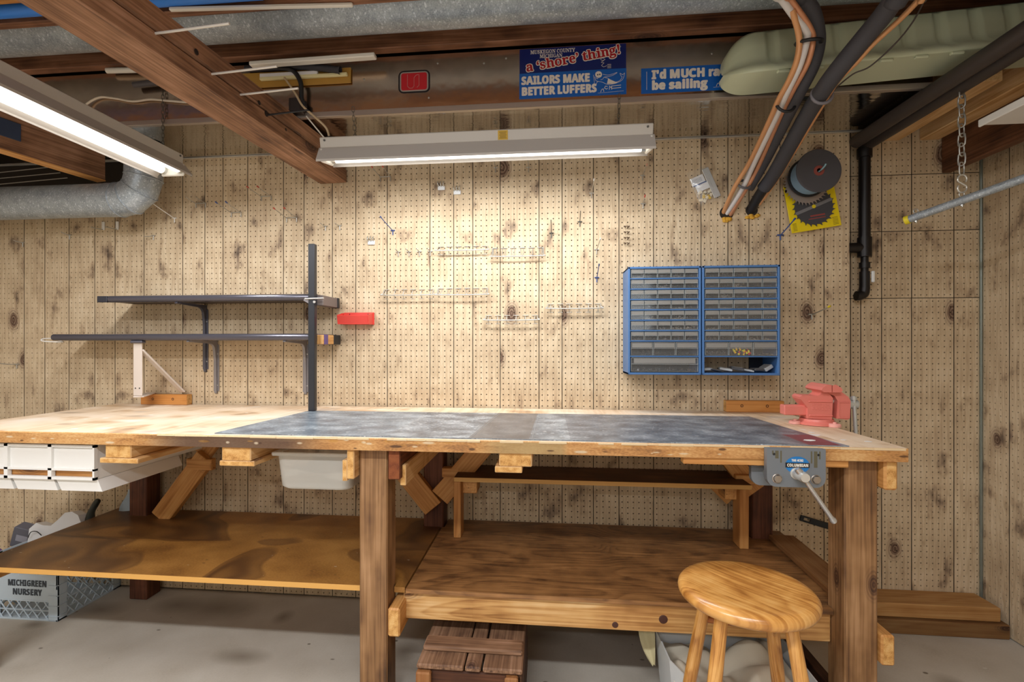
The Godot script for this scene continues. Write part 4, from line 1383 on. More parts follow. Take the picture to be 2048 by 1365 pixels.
	board("brace", Vector3(-0.5, 0.49, 0.14), Vector3(-0.8, 0.85, 0.14), Vector3(0.07, 0.056, 0), 0.035, amber, w)
	board("brace", Vector3(-0.47, 0.54, 0.14), Vector3(-0.2, 0.86, 0.14), Vector3(0.07, -0.056, 0), 0.035, amber, w)
	beam("brace_block", -0.46, -0.385, 0.628, 0.67, 0.12, 0.158, amber, w)
	beam("brace_block", 0.77, 0.85, 0.632, 0.672, 0.12, 0.158, amber, w)
	board("brace", Vector3(0.86, 0.6, 0.12), Vector3(0.66, 0.86, 0.12), Vector3(0.06, 0.05, 0), 0.035, amber, w)
	# ledgers near the floor
	beam("ledger", -0.51, -0.471, 0.272, 0.364, 0.05, 0.76, amber, w, 0.005, pine_end)
	beam("ledger", 0.963, 1.0, 0.277, 0.366, 0.05, 0.765, amber, w, 0.005, pine_end)
	beam("ledger", -2.085, -2.05, 0.33, 0.381, 0.14, 0.655, amber, w, 0.004, pine_end)
	# lower shelves: ply on the left with old stains, fir on the right with an apron
	var pt := mottled(101, 1024, 512, [Color("6c4522"), Color("93652f"), Color("ab7a3d"), Color("ba8b4d")], 0.012, 0.7, 0.15, 0.35)
	var st := nz(107, 0.006, 256, 128, 1024, 512, 3)
	for y in 512:
		for x2 in 1024:
			var q := st[y * 1024 + x2]
			if q > 140:
				var k := minf(1.0, (q - 140) / 9.0) * (0.52 + 0.16 * sin(q * 0.11))
				var c := pt.get_pixel(x2, y)
				pt.set_pixel(x2, y, c.lerp(Color(0.25, 0.15, 0.09), k))
	blot(pt, r, 50, [Color(0.9, 0.88, 0.85, 0.6), Color(0.2, 0.13, 0.1, 0.5)], 1, 2.5)
	var plym := mk(Color.WHITE, 0.42, 0, itex(pt))
	var sl := MB.new()
	sl.us = Vector2(1 / 1.65, 1 / 0.7)
	sl.uo = Vector2(2.12 / 1.65, 0)
	var outl := PackedVector2Array([Vector2(-2.115, 0.022), Vector2(-1.98, 0.022), Vector2(-1.98, 0.123), Vector2(-1.884, 0.123), Vector2(-1.884, 0.022), Vector2(-0.554, 0.022), Vector2(-0.554, 0.123), Vector2(-0.474, 0.123), Vector2(-0.474, 0.69), Vector2(-0.51, 0.69), Vector2(-0.51, 0.657), Vector2(-0.611, 0.657), Vector2(-0.611, 0.69), Vector2(-2.024, 0.69), Vector2(-2.024, 0.657), Vector2(-2.115, 0.657)])
	slab(sl, outl, 0.382, 0.4)
	part("lower_shelf", sl, plym, w)
	var fe := MB.new()
	fe.us = Vector2(2, 0.5)
	fe.box(Vector3(-1.318, 0.391, 0.6915), Vector3(1.412, 0.0175, 0.003), 0.0005)
	part("shelf_edge", fe, mk(Color("dca657"), 0.55), w)
	var sr := MB.new()
	sr.turned = true
	sr.us = Vector2(1 / 0.72, 1 / 1.5)
	sr.uo = Vector2(0.2, 0.4)
	var outr := PackedVector2Array([Vector2(-0.466, 0.124), Vector2(-0.456, 0.124), Vector2(-0.456, 0.022), Vector2(0.847, 0.022), Vector2(0.847, 0.123), Vector2(0.936, 0.123), Vector2(0.936, 0.022), Vector2(1.0, 0.022), Vector2(1.0, 0.657), Vector2(0.866, 0.657), Vector2(0.866, 0.7), Vector2(-0.468, 0.7)])
	slab(sr, outr, 0.386, 0.4)
	part("lower_shelf", sr, mk(Color("f4e6d4"), 0.45, 0, wood(111, 768, 1536, [Color("b98f60"), Color("98724a"), Color("6c4e33"), Color("422e1e")], 7, 3.2, 80, 0.4, 0.5, 0, 1.0)), w)
	beam("apron", -0.48, 0.866, 0.293, 0.3855, 0.645, 0.684, fir, w, 0.003, pine_end)
	for q in [[0.365, 0.336, 0.014], [0.215, 0.31, 0.01]]:
		var kn := MB.new()
		kn.t = Transform3D(Basis(Vector3(1, 0, 0), PI / 2), Vector3(q[0], q[1], 0.684))
		kn.lathe([Vector2(q[2], 0), Vector2(q[2] * 0.8, 0.001), Vector2(0, 0.0012)], 16)
		part("knot", kn, mk(Color("4a2a20"), 0.6), w)
	# the grey mat
	var mi := mottled(121, 1536, 512, [Color("484e55"), Color("666e76"), Color("8f979d"), Color("ccd1d4")], 0.02, 0.85, 0.1, 0.5)
	blot(mi, r, 620, [Color(0.9, 0.92, 0.93, 0.8), Color(0.75, 0.78, 0.8, 0.6), Color(0.15, 0.16, 0.2, 0.5)], 1.3, 4.2)
	blot(mi, r, 40, [Color(0.72, 0.75, 0.77, 0.5), Color(0.19, 0.2, 0.24, 0.5)], 12, 50, true)
	for k in 140:
		var a := Vector2(r.randf() * 1536, r.randf() * 512)
		var dd := Vector2(r.randf_range(-1, 1), r.randf_range(-0.5, 0.5)).normalized()
		for s in r.randi_range(20, 110):
			a += dd
			dd = dd.rotated(r.randf_range(-0.04, 0.04))
			if a.x > 1 and a.y > 1 and a.x < 1535 and a.y < 511:
				mi.set_pixel(int(a.x), int(a.y), mi.get_pixel(int(a.x), int(a.y)).lerp(Color(0.88, 0.9, 0.91), 0.6))
	# wear of its own: the middle panel is browner, the right end has a red painted corner
	for y in 512:
		for x2 in 1536:
			var fx := x2 / 1535.0
			var c := mi.get_pixel(x2, y)
			var sl2 := 0.02 * (1.0 - y / 511.0)
			if fx > 0.437 + sl2 and fx < 0.535 + sl2 * 0.4:
				c = c.lerp(Color(0.36, 0.34, 0.34), 0.6)
			if fx > 0.955 and y > 360:
				c = c.lerp(Color(0.5, 0.14, 0.2), 0.75)
			if fx < 0.3:
				c = c.lerp(Color(0.5, 0.57, 0.62), 0.25)
			elif fx > 0.6:
				c = c.lerp(Color(0.25, 0.27, 0.32), 0.3)
			mi.set_pixel(x2, y, c)
	var mt := thing("bench_mat", "scuffed slate grey sheet covering most of the bench top", "mat", Vector3(-0.12, Y1, 0.5))
	var md := MB.new()
	md.us = Vector2(1 / 1.93, 1 / 0.6)
	md.uo = Vector2(1.09 / 1.93, -0.195 / 0.6)
	slab(md, PackedVector2Array([Vector2(-1.042, 0.199), Vector2(0.809, 0.197), Vector2(0.846, 0.7), Vector2(0.86, 0.792), Vector2(-1.09, 0.776)]), Y1 + 0.0003, Y1 + 0.0035)
	part("sheet", md, mk(Color.WHITE, 0.33, 0, itex(mi)), mt)
	for q in [[Vector3(-0.199, Y1 + 0.0037, 0.2), Vector3(-0.239, Y1 + 0.0037, 0.782)], [Vector3(-0.036, Y1 + 0.0037, 0.2), Vector3(-0.049, Y1 + 0.0037, 0.784)]]:
		var sm := MB.new()
		sm.tube(q, 0.0007, 5)
		part("seam", sm, mk(Color("a8a9aa"), 0.5), mt)
	for q in [[0.79, 0.716, 0.016, Y1 + 0.0036], [0.86, 0.6, 0.017, Y1 + 0.0003], [0.875, 0.55, 0.01, Y1 + 0.0003], [0.905, 0.68, 0.008, Y1 + 0.0003], [0.965, 0.7, 0.01, Y1 + 0.0003]]:
		var sp := MB.new()
		var blob := PackedVector2Array()
		for k in 14:
			var a := TAU * k / 14
			blob.append(Vector2(q[0] + cos(a) * q[2] * r.randf_range(0.8, 1.2), q[1] + sin(a) * q[2] * 0.8 * r.randf_range(0.8, 1.2)))
		slab(sp, blob, q[3], q[3] + 0.0005)
		part("paint_blob", sp, mk(Color("e8e6e2"), 0.5), mt if q[0] < 0.8 else w)
	# blocks against the wall
	for q in [[-1.985, -1.742, "short orange wood block under the white bracket, two screw holes", "block"], [0.772, 1.012, "short orange wood block at the back of the bench left of the vise", "block"]]:
		var bl := thing("wood_block", q[2], "block", Vector3((q[0] + q[1]) / 2, Y1, 0.03))
		beam("block", q[0], q[1], Y1 + 0.0005, Y1 + 0.05, 0.004, 0.042, mk(Color("ecc694"), 0.5, 0, tex.pine), bl, 0.002, pine_end)
		for k in 2:
			var ho := MB.new()
			ho.t = Transform3D(Basis(Vector3(1, 0, 0), PI / 2), Vector3(q[0] + 0.065 + k * 0.105, Y1 + 0.028, 0.042))
			ho.lathe([Vector2(0, -0.001), Vector2(0.003, 0.0), Vector2(0.0055, 0.0008), Vector2(0.0065, 0)], 14)
			part("screw_hole", ho, mk(Color("5a3517"), 0.7), bl)

func slab(mb: MB, outline: PackedVector2Array, y0: float, y1: float) -> void:   # a plate from an outline in (x, z)
	var keep := mb.t
	mb.t = Transform3D(Basis(Vector3(1, 0, 0), Vector3(0, 0, 1), Vector3(0, 1, 0)), Vector3())
	if Geometry2D.is_polygon_clockwise(outline):
		outline.reverse()
	var tr := Geometry2D.triangulate_polygon(outline)
	mb.t = keep
	for k in range(0, tr.size(), 3):
		for yy in [[y0, -1.0], [y1, 1.0]]:
			var q := []
			for w in 3:
				q.append(Vector3(outline[tr[k + w]].x, yy[0], outline[tr[k + w]].y))
			var nn := Vector3(0, yy[1], 0)
			mb.tri(q[0], q[1], q[2], nn, nn, nn, mb.flatuv(q[0]), mb.flatuv(q[1]), mb.flatuv(q[2]))
	for k in outline.size():
		var a := outline[k]
		var b := outline[(k + 1) % outline.size()]
		mb.quad(Vector3(a.x, y0, a.y), Vector3(b.x, y0, b.y), Vector3(b.x, y1, b.y), Vector3(a.x, y1, a.y), Vector3(b.y - a.y, 0, a.x - b.x), 0)

func under_bench() -> void:
	# white hanging bins at the left
	var wm := mk(Color("e4e2dd"), 0.4)
	var wb := thing("bin_drawer", "white plastic bin unit with slotted fronts hanging under the bench's left end", "bin", Vector3(-1.77, 0.72, 0.6))
	var X := [-1.516, -1.682, -1.848, -2.014]
	for k in 3:
		var a: float = X[k + 1]
		var b: float = X[k]
		var fr := MB.new()
		var T := 0.007
		for q in [[a, b, 0.862, 0.87], [a, b, 0.783, 0.79], [a, b, 0.752, 0.761], [a, a + T, 0.752, 0.87], [b - T, b, 0.752, 0.87]]:
			fr.box(Vector3((q[0] + q[1]) / 2, (q[2] + q[3]) / 2, 0.776), Vector3(q[1] - q[0], q[3] - q[2], 0.014), 0.0)
		part("front_frame", fr, wm, wb)
		var pn := MB.new()
		pn.box(Vector3((a + b) / 2, 0.826, 0.772), Vector3(b - a - 0.012, 0.074, 0.003), 0.0005)
		part("front_panel", pn, wm, wb)
		var bo := MB.new()
		var ca := a + 0.04
		var cb := b - 0.004
		for z in [[0.77, 0.64]]:
			var tl := [Vector3(a + 0.01, 0.753, z[0]), Vector3(b, 0.753, z[0]), Vector3(cb + 0.022, 0.712, z[0]), Vector3(ca - 0.008, 0.712, z[0])]
			var bk := []
			for p in tl:
				bk.append(p - Vector3(0, 0, z[0] - z[1] + 0.25))
			bo.quad(tl[0], tl[1], tl[2], tl[3], Vector3(0, 0, 1))
			bo.quad(bk[0], bk[1], bk[2], bk[3], Vector3(0, 0, -1))
			bo.quad(tl[3], tl[2], bk[2], bk[3], Vector3(0, -1, 0))
			bo.quad(tl[1], tl[2], bk[2], bk[1], Vector3(1, 0, 0))
			bo.quad(tl[0], tl[3], bk[3], bk[0], Vector3(-1, 0, 0))
		part("lower_bowl", bo, wm, wb)
		var iw := MB.new()
		iw.us = Vector2(2, 0.5)
		iw.box(Vector3((a + b) / 2, 0.772, 0.764), Vector3(b - a - 0.01, 0.03, 0.004), 0)
		part("wooden_insert", iw, mk(Color("dcc09a"), 0.6, 0, tex.pine), wb)
	var sd := MB.new()
	sd.box(Vector3(-1.519, 0.81, 0.51), Vector3(0.004, 0.115, 0.53), 0.001)
	sd.box(Vector3(-1.765, 0.755, 0.5), Vector3(0.49, 0.004, 0.52), 0.001)
	part("side_wall", sd, wm, wb)
	# clear tub
	var cb := thing("plastic_tub", "frosted clear plastic tub of sawdust slung under the bench left of the middle post", "tub", Vector3(-0.77, 0.725, 0.6))
	var frost := mk(Color("dedbd2"), 0.3)
	frost.transparency = BaseMaterial3D.TRANSPARENCY_ALPHA
	frost.albedo_color.a = 0.5
	var tu := MB.new()
	var lv := [[0.727, 0.018], [0.735, 0.009], [0.77, 0.006], [0.84, 0.0]]
	var rings := []
	for q in lv:
		var rr := []
		var poly := rrect(0.265 - 2 * q[1], 0.32 - 2 * q[1], 0.03, 5)
		for p in poly:
			rr.append(Vector3(-0.772 + p.x, q[0], 0.575 + p.y))
		rr.append(rr[0])
		rings.append(rr)
	tu.grid(rings, true)
	part("tub_wall", tu, frost, cb)
	var bm := MB.new()
	var bp := PackedVector2Array()
	for p in rrect(0.229, 0.284, 0.03, 5):
		bp.append(Vector2(-0.772 + p.x, 0.575 + p.y))
	slab(bm, bp, 0.7265, 0.729)
	part("tub_floor", bm, frost, cb)
	var ri := MB.new()
	for s in [[-0.772, 0.737, 0.28, 0.012], [-0.772, 0.413, 0.28, 0.012]]:
		ri.box(Vector3(s[0], 0.846, s[1]), Vector3(s[2], 0.012, s[3]), 0.003)
	for s in [-0.909, -0.635]:
		ri.box(Vector3(s, 0.846, 0.575), Vector3(0.012, 0.012, 0.33), 0.003)
	part("rim", ri, frost, cb)
	var sw := MB.new()
	var rows := []
	for r in 9:
		var row := []
		for c in 9:
			row.append(Vector3(-0.885 + c * 0.028, 0.775 + 0.012 * sin(r * 1.3) * cos(c * 0.9) - 0.012 * c / 8.0, 0.44 + r * 0.034))
		rows.append(row)
	sw.grid(rows)
	stuff(part("sawdust", sw, mk(Color("a99f8d"), 0.9), cb))
	# little step shelf standing on the right lower shelf
	var ms := thing("step_shelf", "low dark topped plank shelf standing on the right lower shelf under the bench", "shelf", Vector3(0.2, 0.4, 0.15))
	beam("plank", -0.39, 0.8, 0.637, 0.655, 0.02, 0.247, mk(Color("8f7666"), 0.6, 0, tex.dark), ms, 0.001)
	var fe := MB.new()
	fe.us = Vector2(2, 0.5)
	fe.box(Vector3(0.205, 0.646, 0.2485), Vector3(1.19, 0.0175, 0.003), 0.0005)
	part("plank_edge", fe, mk(Color("cfa25e"), 0.6), ms)
	for q in [[-0.392, -0.362], [0.756, 0.79]]:
		beam("end_board", q[0], q[1], 0.4005, 0.637, 0.165, 0.245, mk(Color("dcc09a"), 0.6, 0, tex.pine), ms, 0.002, null, 1)
	beam("corner_block", -0.362, -0.3, 0.575, 0.637, 0.1, 0.2, amber, ms)
	beam("corner_block", 0.71, 0.756, 0.585, 0.637, 0.1, 0.215, amber, ms)
	board("corner_brace", Vector3(0.756, 0.55, 0.12), Vector3(0.67, 0.635, 0.12), Vector3(0.02, 0.02, 0), 0.02, amber, ms)
	var dp := thing("loose_plank", "dusty loose plank lying along the right end of the lower shelf", "plank", Vector3(0.92, 0.4, 0.4))
	local_roots[dp] = true
	dp.rotation.y = -0.02
	lumber("plank", Vector3(0.035, 0.0115, -0.008), Vector3(0.1, 0.021, 0.525), mk(Color("a08c78"), 0.7, 0, tex.pine), dp)
	# black hanger on the pegboard under the bench
	var hg := thing("metal_strap", "black metal strap with an oval slot on the pegboard under the wood vise", "strap", Vector3(1.15, 0.44, 0.01))
	local_roots[hg] = true
	hg.rotation.z = -0.28
	var sl := PackedVector2Array()
	var hb := MB.new()
	var yy := 0.013
	for q in [[-0.062, -0.046, yy], [-0.02, 0.065, yy]]:
		hb.box(Vector3((q[0] + q[1]) / 2, 0, 0), Vector3(q[1] - q[0], 2 * yy, 0.006), 0.002)
	for s in [-1, 1]:
		hb.box(Vector3(-0.033, s * 0.0095, 0), Vector3(0.028, 0.007, 0.006), 0.001)
	obj("strap", hb, mk(Color("22272b"), 0.45, 0.3), hg)

func wall_things() -> void:
	# two black shelves at the left on wall brackets, with a post at their right ends
	var lam := mk(Color("59575f"), 0.24, 0.5)
	var dark := mk(Color("2f3038"), 0.5)
	var brm := mk(Color("5d5c66"), 0.45, 0.3)
	var grey := mk(Color("8e8a8c"), 0.4, 0.4)
	for q in [[-2.045, -1.012, 1.418, "upper black laminate wall shelf left of the slim black post", [[-1.672, brm]]], [-2.285, -1.012, 1.243, "lower and longer black laminate wall shelf left of the slim black post", [[-1.615, grey], [-1.158, grey]]]]:
		var sh := thing("bracket_shelf", q[3], "shelf", Vector3((q[0] + q[1]) / 2, q[2], 0.1))
		var y: float = q[2]
		var up: bool = y > 1.3
		var nose := MB.new()
		var pr := arc(Vector2(0.2, y), 0.0152, -90, 90, 10)
		pr.append(Vector2(0.19, y + 0.0152))
		pr.append(Vector2(0.19, y - 0.0152))
		nose.t = Transform3D(Basis(Vector3(0, 0, 1), Vector3(0, 1, 0), Vector3(-1, 0, 0)), Vector3())
		nose.ext(pr, -q[1], -q[0] - (0.045 if up else 0.0))
		part("front_nosing", nose, lam, sh)
		var bd := MB.new()
		bd.box(Vector3((q[0] + q[1]) / 2, y + 0.003, 0.098), Vector3(q[1] - q[0], 0.022, 0.184), 0.002)
		part("shelf_board", bd, mk(Color("5a4a40"), 0.6), sh)
		if up:
			var eb := MB.new()
			eb.box(Vector3(q[0] + 0.012, y, 0.2), Vector3(0.05, 0.028, 0.02), 0.002)
			part("end_block", eb, dark, sh)
			var ck := MB.new()
			ck.t = Transform3D(Basis(Vector3(0, 0, 1), -0.5), Vector3(-1.045, y - 0.016, 0.222))
			ck.box(Vector3(), Vector3(0.026, 0.016, 0.006), 0.001)
			part("metal_clip", ck, grey, sh)
		for b in q[4]:
			var bx: float = b[0]
			var bk := MB.new()
			var L := 0.325 if up else 0.255
			bk.t = Transform3D(Basis(Vector3(0, 0, -1), Vector3(0, 1, 0), Vector3(1, 0, 0)), Vector3(bx, y - 0.015, 0.001))
			var pp := PackedVector2Array([Vector2(0, 0), Vector2(-0.2, 0), Vector2(-0.205, -0.006), Vector2(-0.05, -0.014)])
			pp.append_array(arc(Vector2(-0.052, -0.045), 0.03, 80, 5, 5))
			pp.append_array(PackedVector2Array([Vector2(-0.014, -0.1), Vector2(-0.01, -L), Vector2(0, -L - 0.005)]))
			bk.ext(pp, -0.006, 0.006)
			var o := part("shelf_bracket", bk, b[1], sh)
			var fl := MB.new()
			fl.box(Vector3(bx, y - 0.015 - L * 0.52, 0.0035), Vector3(0.028, L * 0.9, 0.004), 0.001)
			fl.box(Vector3(bx, y - 0.017, 0.1), Vector3(0.026, 0.003, 0.19), 0.001)
			part("flange", fl, b[1], o)
			for s in [0.25, 0.85]:
				var sc := MB.new()
				sc.t = Transform3D(Basis(Vector3(1, 0, 0), PI / 2), Vector3(bx + 0.008, y - 0.015 - L * s, 0.006))
				sc.lathe([Vector2(0, 0.002), Vector2(0.003, 0.0015), Vector2(0.004, 0)], 8)
				part("screw", sc, steel, o)
		if not up:   # third bracket by the post
			pass
	var po := thing("square_post", "slim black square tube post standing on the bench at the shelf ends", "post", Vector3(-1.02, 0.9195, 0.21))
	var pm := MB.new()
	pm.box(Vector3(-1.024, 1.2845, 0.212), Vector3(0.029, 0.729, 0.026), 0.002)
	part("tube", pm, mk(Color("2a2c31"), 0.4, 0.2), po)
	for q in [[1.405, mk(Color("6d625d"), 0.5), mk(Color("1d1d1f"), 0.5), 0.045], [1.232, mk(Color("f0e4cc"), 0.6, 0, tex.pine), mk(Color("1d1d1f"), 0.5), 0.042]]:
		var am := MB.new()
		am.us = Vector2(2, 0.5)
		am.box(Vector3(-1.0, q[0], 0.112), Vector3(0.03, q[3], 0.16), 0.002)
		var a := part("shelf_arm", am, q[1], po)
		var ec := MB.new()
		ec.box(Vector3(-0.998, q[0], 0.03 if q[0] > 1.3 else 0.045), Vector3(0.034, q[3] + 0.003, 0.02 if q[0] > 1.3 else 0.07), 0.002)
		part("arm_end", ec, q[2], a)
		if q[0] < 1.3:
			var pu := MB.new()
			pu.box(Vector3(-0.9975, q[0], 0.165), Vector3(0.034, q[3] + 0.002, 0.035), 0.002)
			part("purple_paint", pu, mk(Color("5d4a7a"), 0.5), a)
		var bo := MB.new()
		bo.tube([Vector3(-1.05, q[0] + 0.004, 0.228), Vector3(-0.965, q[0] + 0.006, 0.229)], 0.0035, 8)
		bo.tube([Vector3(-1.008, q[0] - 0.01, 0.226), Vector3(-1.008, q[0] - 0.01, 0.23)], 0.006, 6)
		if q[0] > 1.3:
			part("clamp_bolt", bo, mk(Color("c8c6c2"), 0.35, 0.6), a)
	# white triangular bracket on the wood block
	var tb := thing("triangle_bracket", "white metal triangle bracket standing on the wood block under the lower shelf", "bracket", Vector3(-1.78, 0.967, 0.1))
	var wmt := mk(Color("cfc3b8"), 0.45)
	var x := -1.865
	var m1 := MB.new()
	m1.box(Vector3(x, 1.1, 0.196), Vector3(0.042, 0.25, 0.006), 0.0015)
	part("upright_strap", m1, wmt, tb)
	var m2 := MB.new()
	m2.t = Transform3D(Basis(Vector3(0, 1, 0), 0.45), Vector3(x + 0.004, 0.971, 0.196))
	m2.box(Vector3(0.0, 0, -0.095), Vector3(0.042, 0.006, 0.2), 0.0015)
	part("foot_strap", m2, wmt, tb)
	board("diagonal_strap", Vector3(x + 0.01, 1.185, 0.19), Vector3(-1.77, 0.978, 0.03), Vector3(0.03, 0.01, 0.02), 0.008, wmt, tb)
	var hk := MB.new()
	hk.box(Vector3(x, 1.222, 0.196), Vector3(0.06, 0.012, 0.03), 0.004)
	part("top_tab", hk, brm, tb)
	for s in [-1, 1]:
		var ho := MB.new()
		ho.t = Transform3D(Basis(Vector3(1, 0, 0), PI / 2), Vector3(x + s * 0.01, 1.01, 0.199))
		ho.lathe([Vector2(0, 0.0005), Vector2(0.003, 0.0004), Vector2(0.0036, 0)], 8)
		part("screw_hole", ho, black, tb)
	# red tray
	var rt := thing("red_tray", "small red plastic tray hung on the pegboard right of the black post", "tray", Vector3(-0.9, 1.31, 0.03))
	var red := mk(Color("d9463c"), 0.4)
	var bk := MB.new()
	bk.box(Vector3(-0.893, 1.333, 0.004), Vector3(0.15, 0.058, 0.003), 0.001)
	part("back", bk, red, rt)
	var fr := MB.new()
	fr.t = Transform3D(Basis(Vector3(1, 0, 0), 0.25), Vector3(-0.9, 1.325, 0.066))
	fr.box(Vector3(), Vector3(0.148, 0.042, 0.003), 0.001)
	part("front", fr, red, rt)
	var bt := MB.new()
	bt.box(Vector3(-0.898, 1.306, 0.033), Vector3(0.148, 0.003, 0.062), 0.001)
	part("floor", bt, red, rt)
	for s in [-1, 1]:
		var sd := MB.new()
		sd.t = Transform3D(Basis(Vector3(0, 0, -1), Vector3(0, 1, 0), Vector3(1, 0, 0)), Vector3(-0.8975 + s * 0.0735, 1.305, 0.003))
		sd.ext(PackedVector2Array([Vector2(0, 0), Vector2(-0.062, 0), Vector2(-0.07, 0.042), Vector2(0, 0.056)]), -0.0015, 0.0015)
		part("side", sd, red, rt)
	for s in [-1, 1]:
		var ho := MB.new()
		ho.t = Transform3D(Basis(Vector3(1, 0, 0), PI / 2), Vector3(-0.893 + s * 0.045, 1.354, 0.0056))
		ho.lathe([Vector2(0, 0.0005), Vector2(0.002, 0.0004), Vector2(0.0026, 0)], 8)
		part("hole", ho, black, rt)

func hook(label: String, base: Vector3, tip: Vector3, m: Material, tipm: Material = null, twin := false, group := "", fat := 1.0) -> void:
	var h := thing("peg_hook", label, "hook", base, group)
	var W := 0.02 if not twin else 0.05
	var br := MB.new()
	var b := Vector3(base.x, base.y, 0.003)
	br.tube([b + Vector3(-W / 2 * fat, 0, 0.001), b + Vector3(W / 2 * fat, 0, 0.001)], 0.0026 * fat, 8)
	for s in ([-1, 1] if twin else [0]):
		br.tube([b + Vector3(s * W / 2, 0, 0.001), b + Vector3(s * W / 2, -0.022, 0.001)], 0.0023 * fat, 8)
		br.tube([b + Vector3(s * W / 2, 0, -0.006), b + Vector3(s * W / 2, 0.0, 0.001)], 0.002, 6)
	part("bracket", br, m, h)
	for s in ([-1, 1] if twin else [0]):
		var o := Vector3(s * W / 2, 0, 0)
		var t := tip + o
		var q := [b + o + Vector3(0, -0.001, 0.002), (b + o).lerp(t, 0.5) + Vector3(0, -0.002, 0), (b + o).lerp(t, 0.85) + Vector3(0, -0.001, 0), t]
		var pr := MB.new()
		pr.tube(spline(q, 3), 0.0019 * fat, 8)
		var pp := part("prong", pr, m, h)
		if tipm:
			var d: Vector3 = (t - q[2]).normalized()
			var tm := MB.new()
			tm.tube([t - d * 0.012, t, t + d * 0.003], [0.003 * fat, 0.0032 * fat, 0.0015], 8)
			part("tip_cover", tm, tipm, pp)

func rack(label: String, x0: float, x1: float, y: float, up: float, loops: bool) -> void:
	var h := thing("wire_rack", label, "rack", Vector3((x0 + x1) / 2, y, 0.01))
	var w := mk(Color("bfbdb5"), 0.35, 0.6)
	var bar := MB.new()
	var pts := [Vector3(x0, y + up, 0.003), Vector3(x0, y + 0.008, 0.02), Vector3(x0 + 0.006, y, 0.03), Vector3(x1 - 0.006, y, 0.03), Vector3(x1, y + 0.008, 0.02), Vector3(x1, y + up, 0.003)]
	bar.tube(spline(pts, 4), 0.0026, 8)
	part("front_bar", bar, w, h)
	for k in 6:
		var x := lerpf(x0 + 0.012, x1 - 0.012, k / 5.0)
		var s := MB.new()
		if loops:
			s.tube(spline([Vector3(x - 0.008, y + up - 0.004, 0.004), Vector3(x - 0.006, y + 0.012, 0.022), Vector3(x, y + 0.002, 0.033), Vector3(x + 0.006, y + 0.012, 0.022), Vector3(x + 0.006, y + up - 0.004, 0.004)], 3), 0.0015, 6)
		else:
			s.tube([Vector3(x, y + up, 0.004), Vector3(x, y + 0.004, 0.03), Vector3(x, y - 0.017, 0.012)], 0.0015, 6)
			s.tube([Vector3(x - 0.012, y - 0.017, 0.012), Vector3(x + 0.012, y - 0.017, 0.012)], 0.0014, 6)
		s.tube([Vector3(x - 0.014, y + up, 0.004), Vector3(x + 0.014, y + up, 0.004)], 0.0016, 6)
		part("wire_loop", s, w, h)

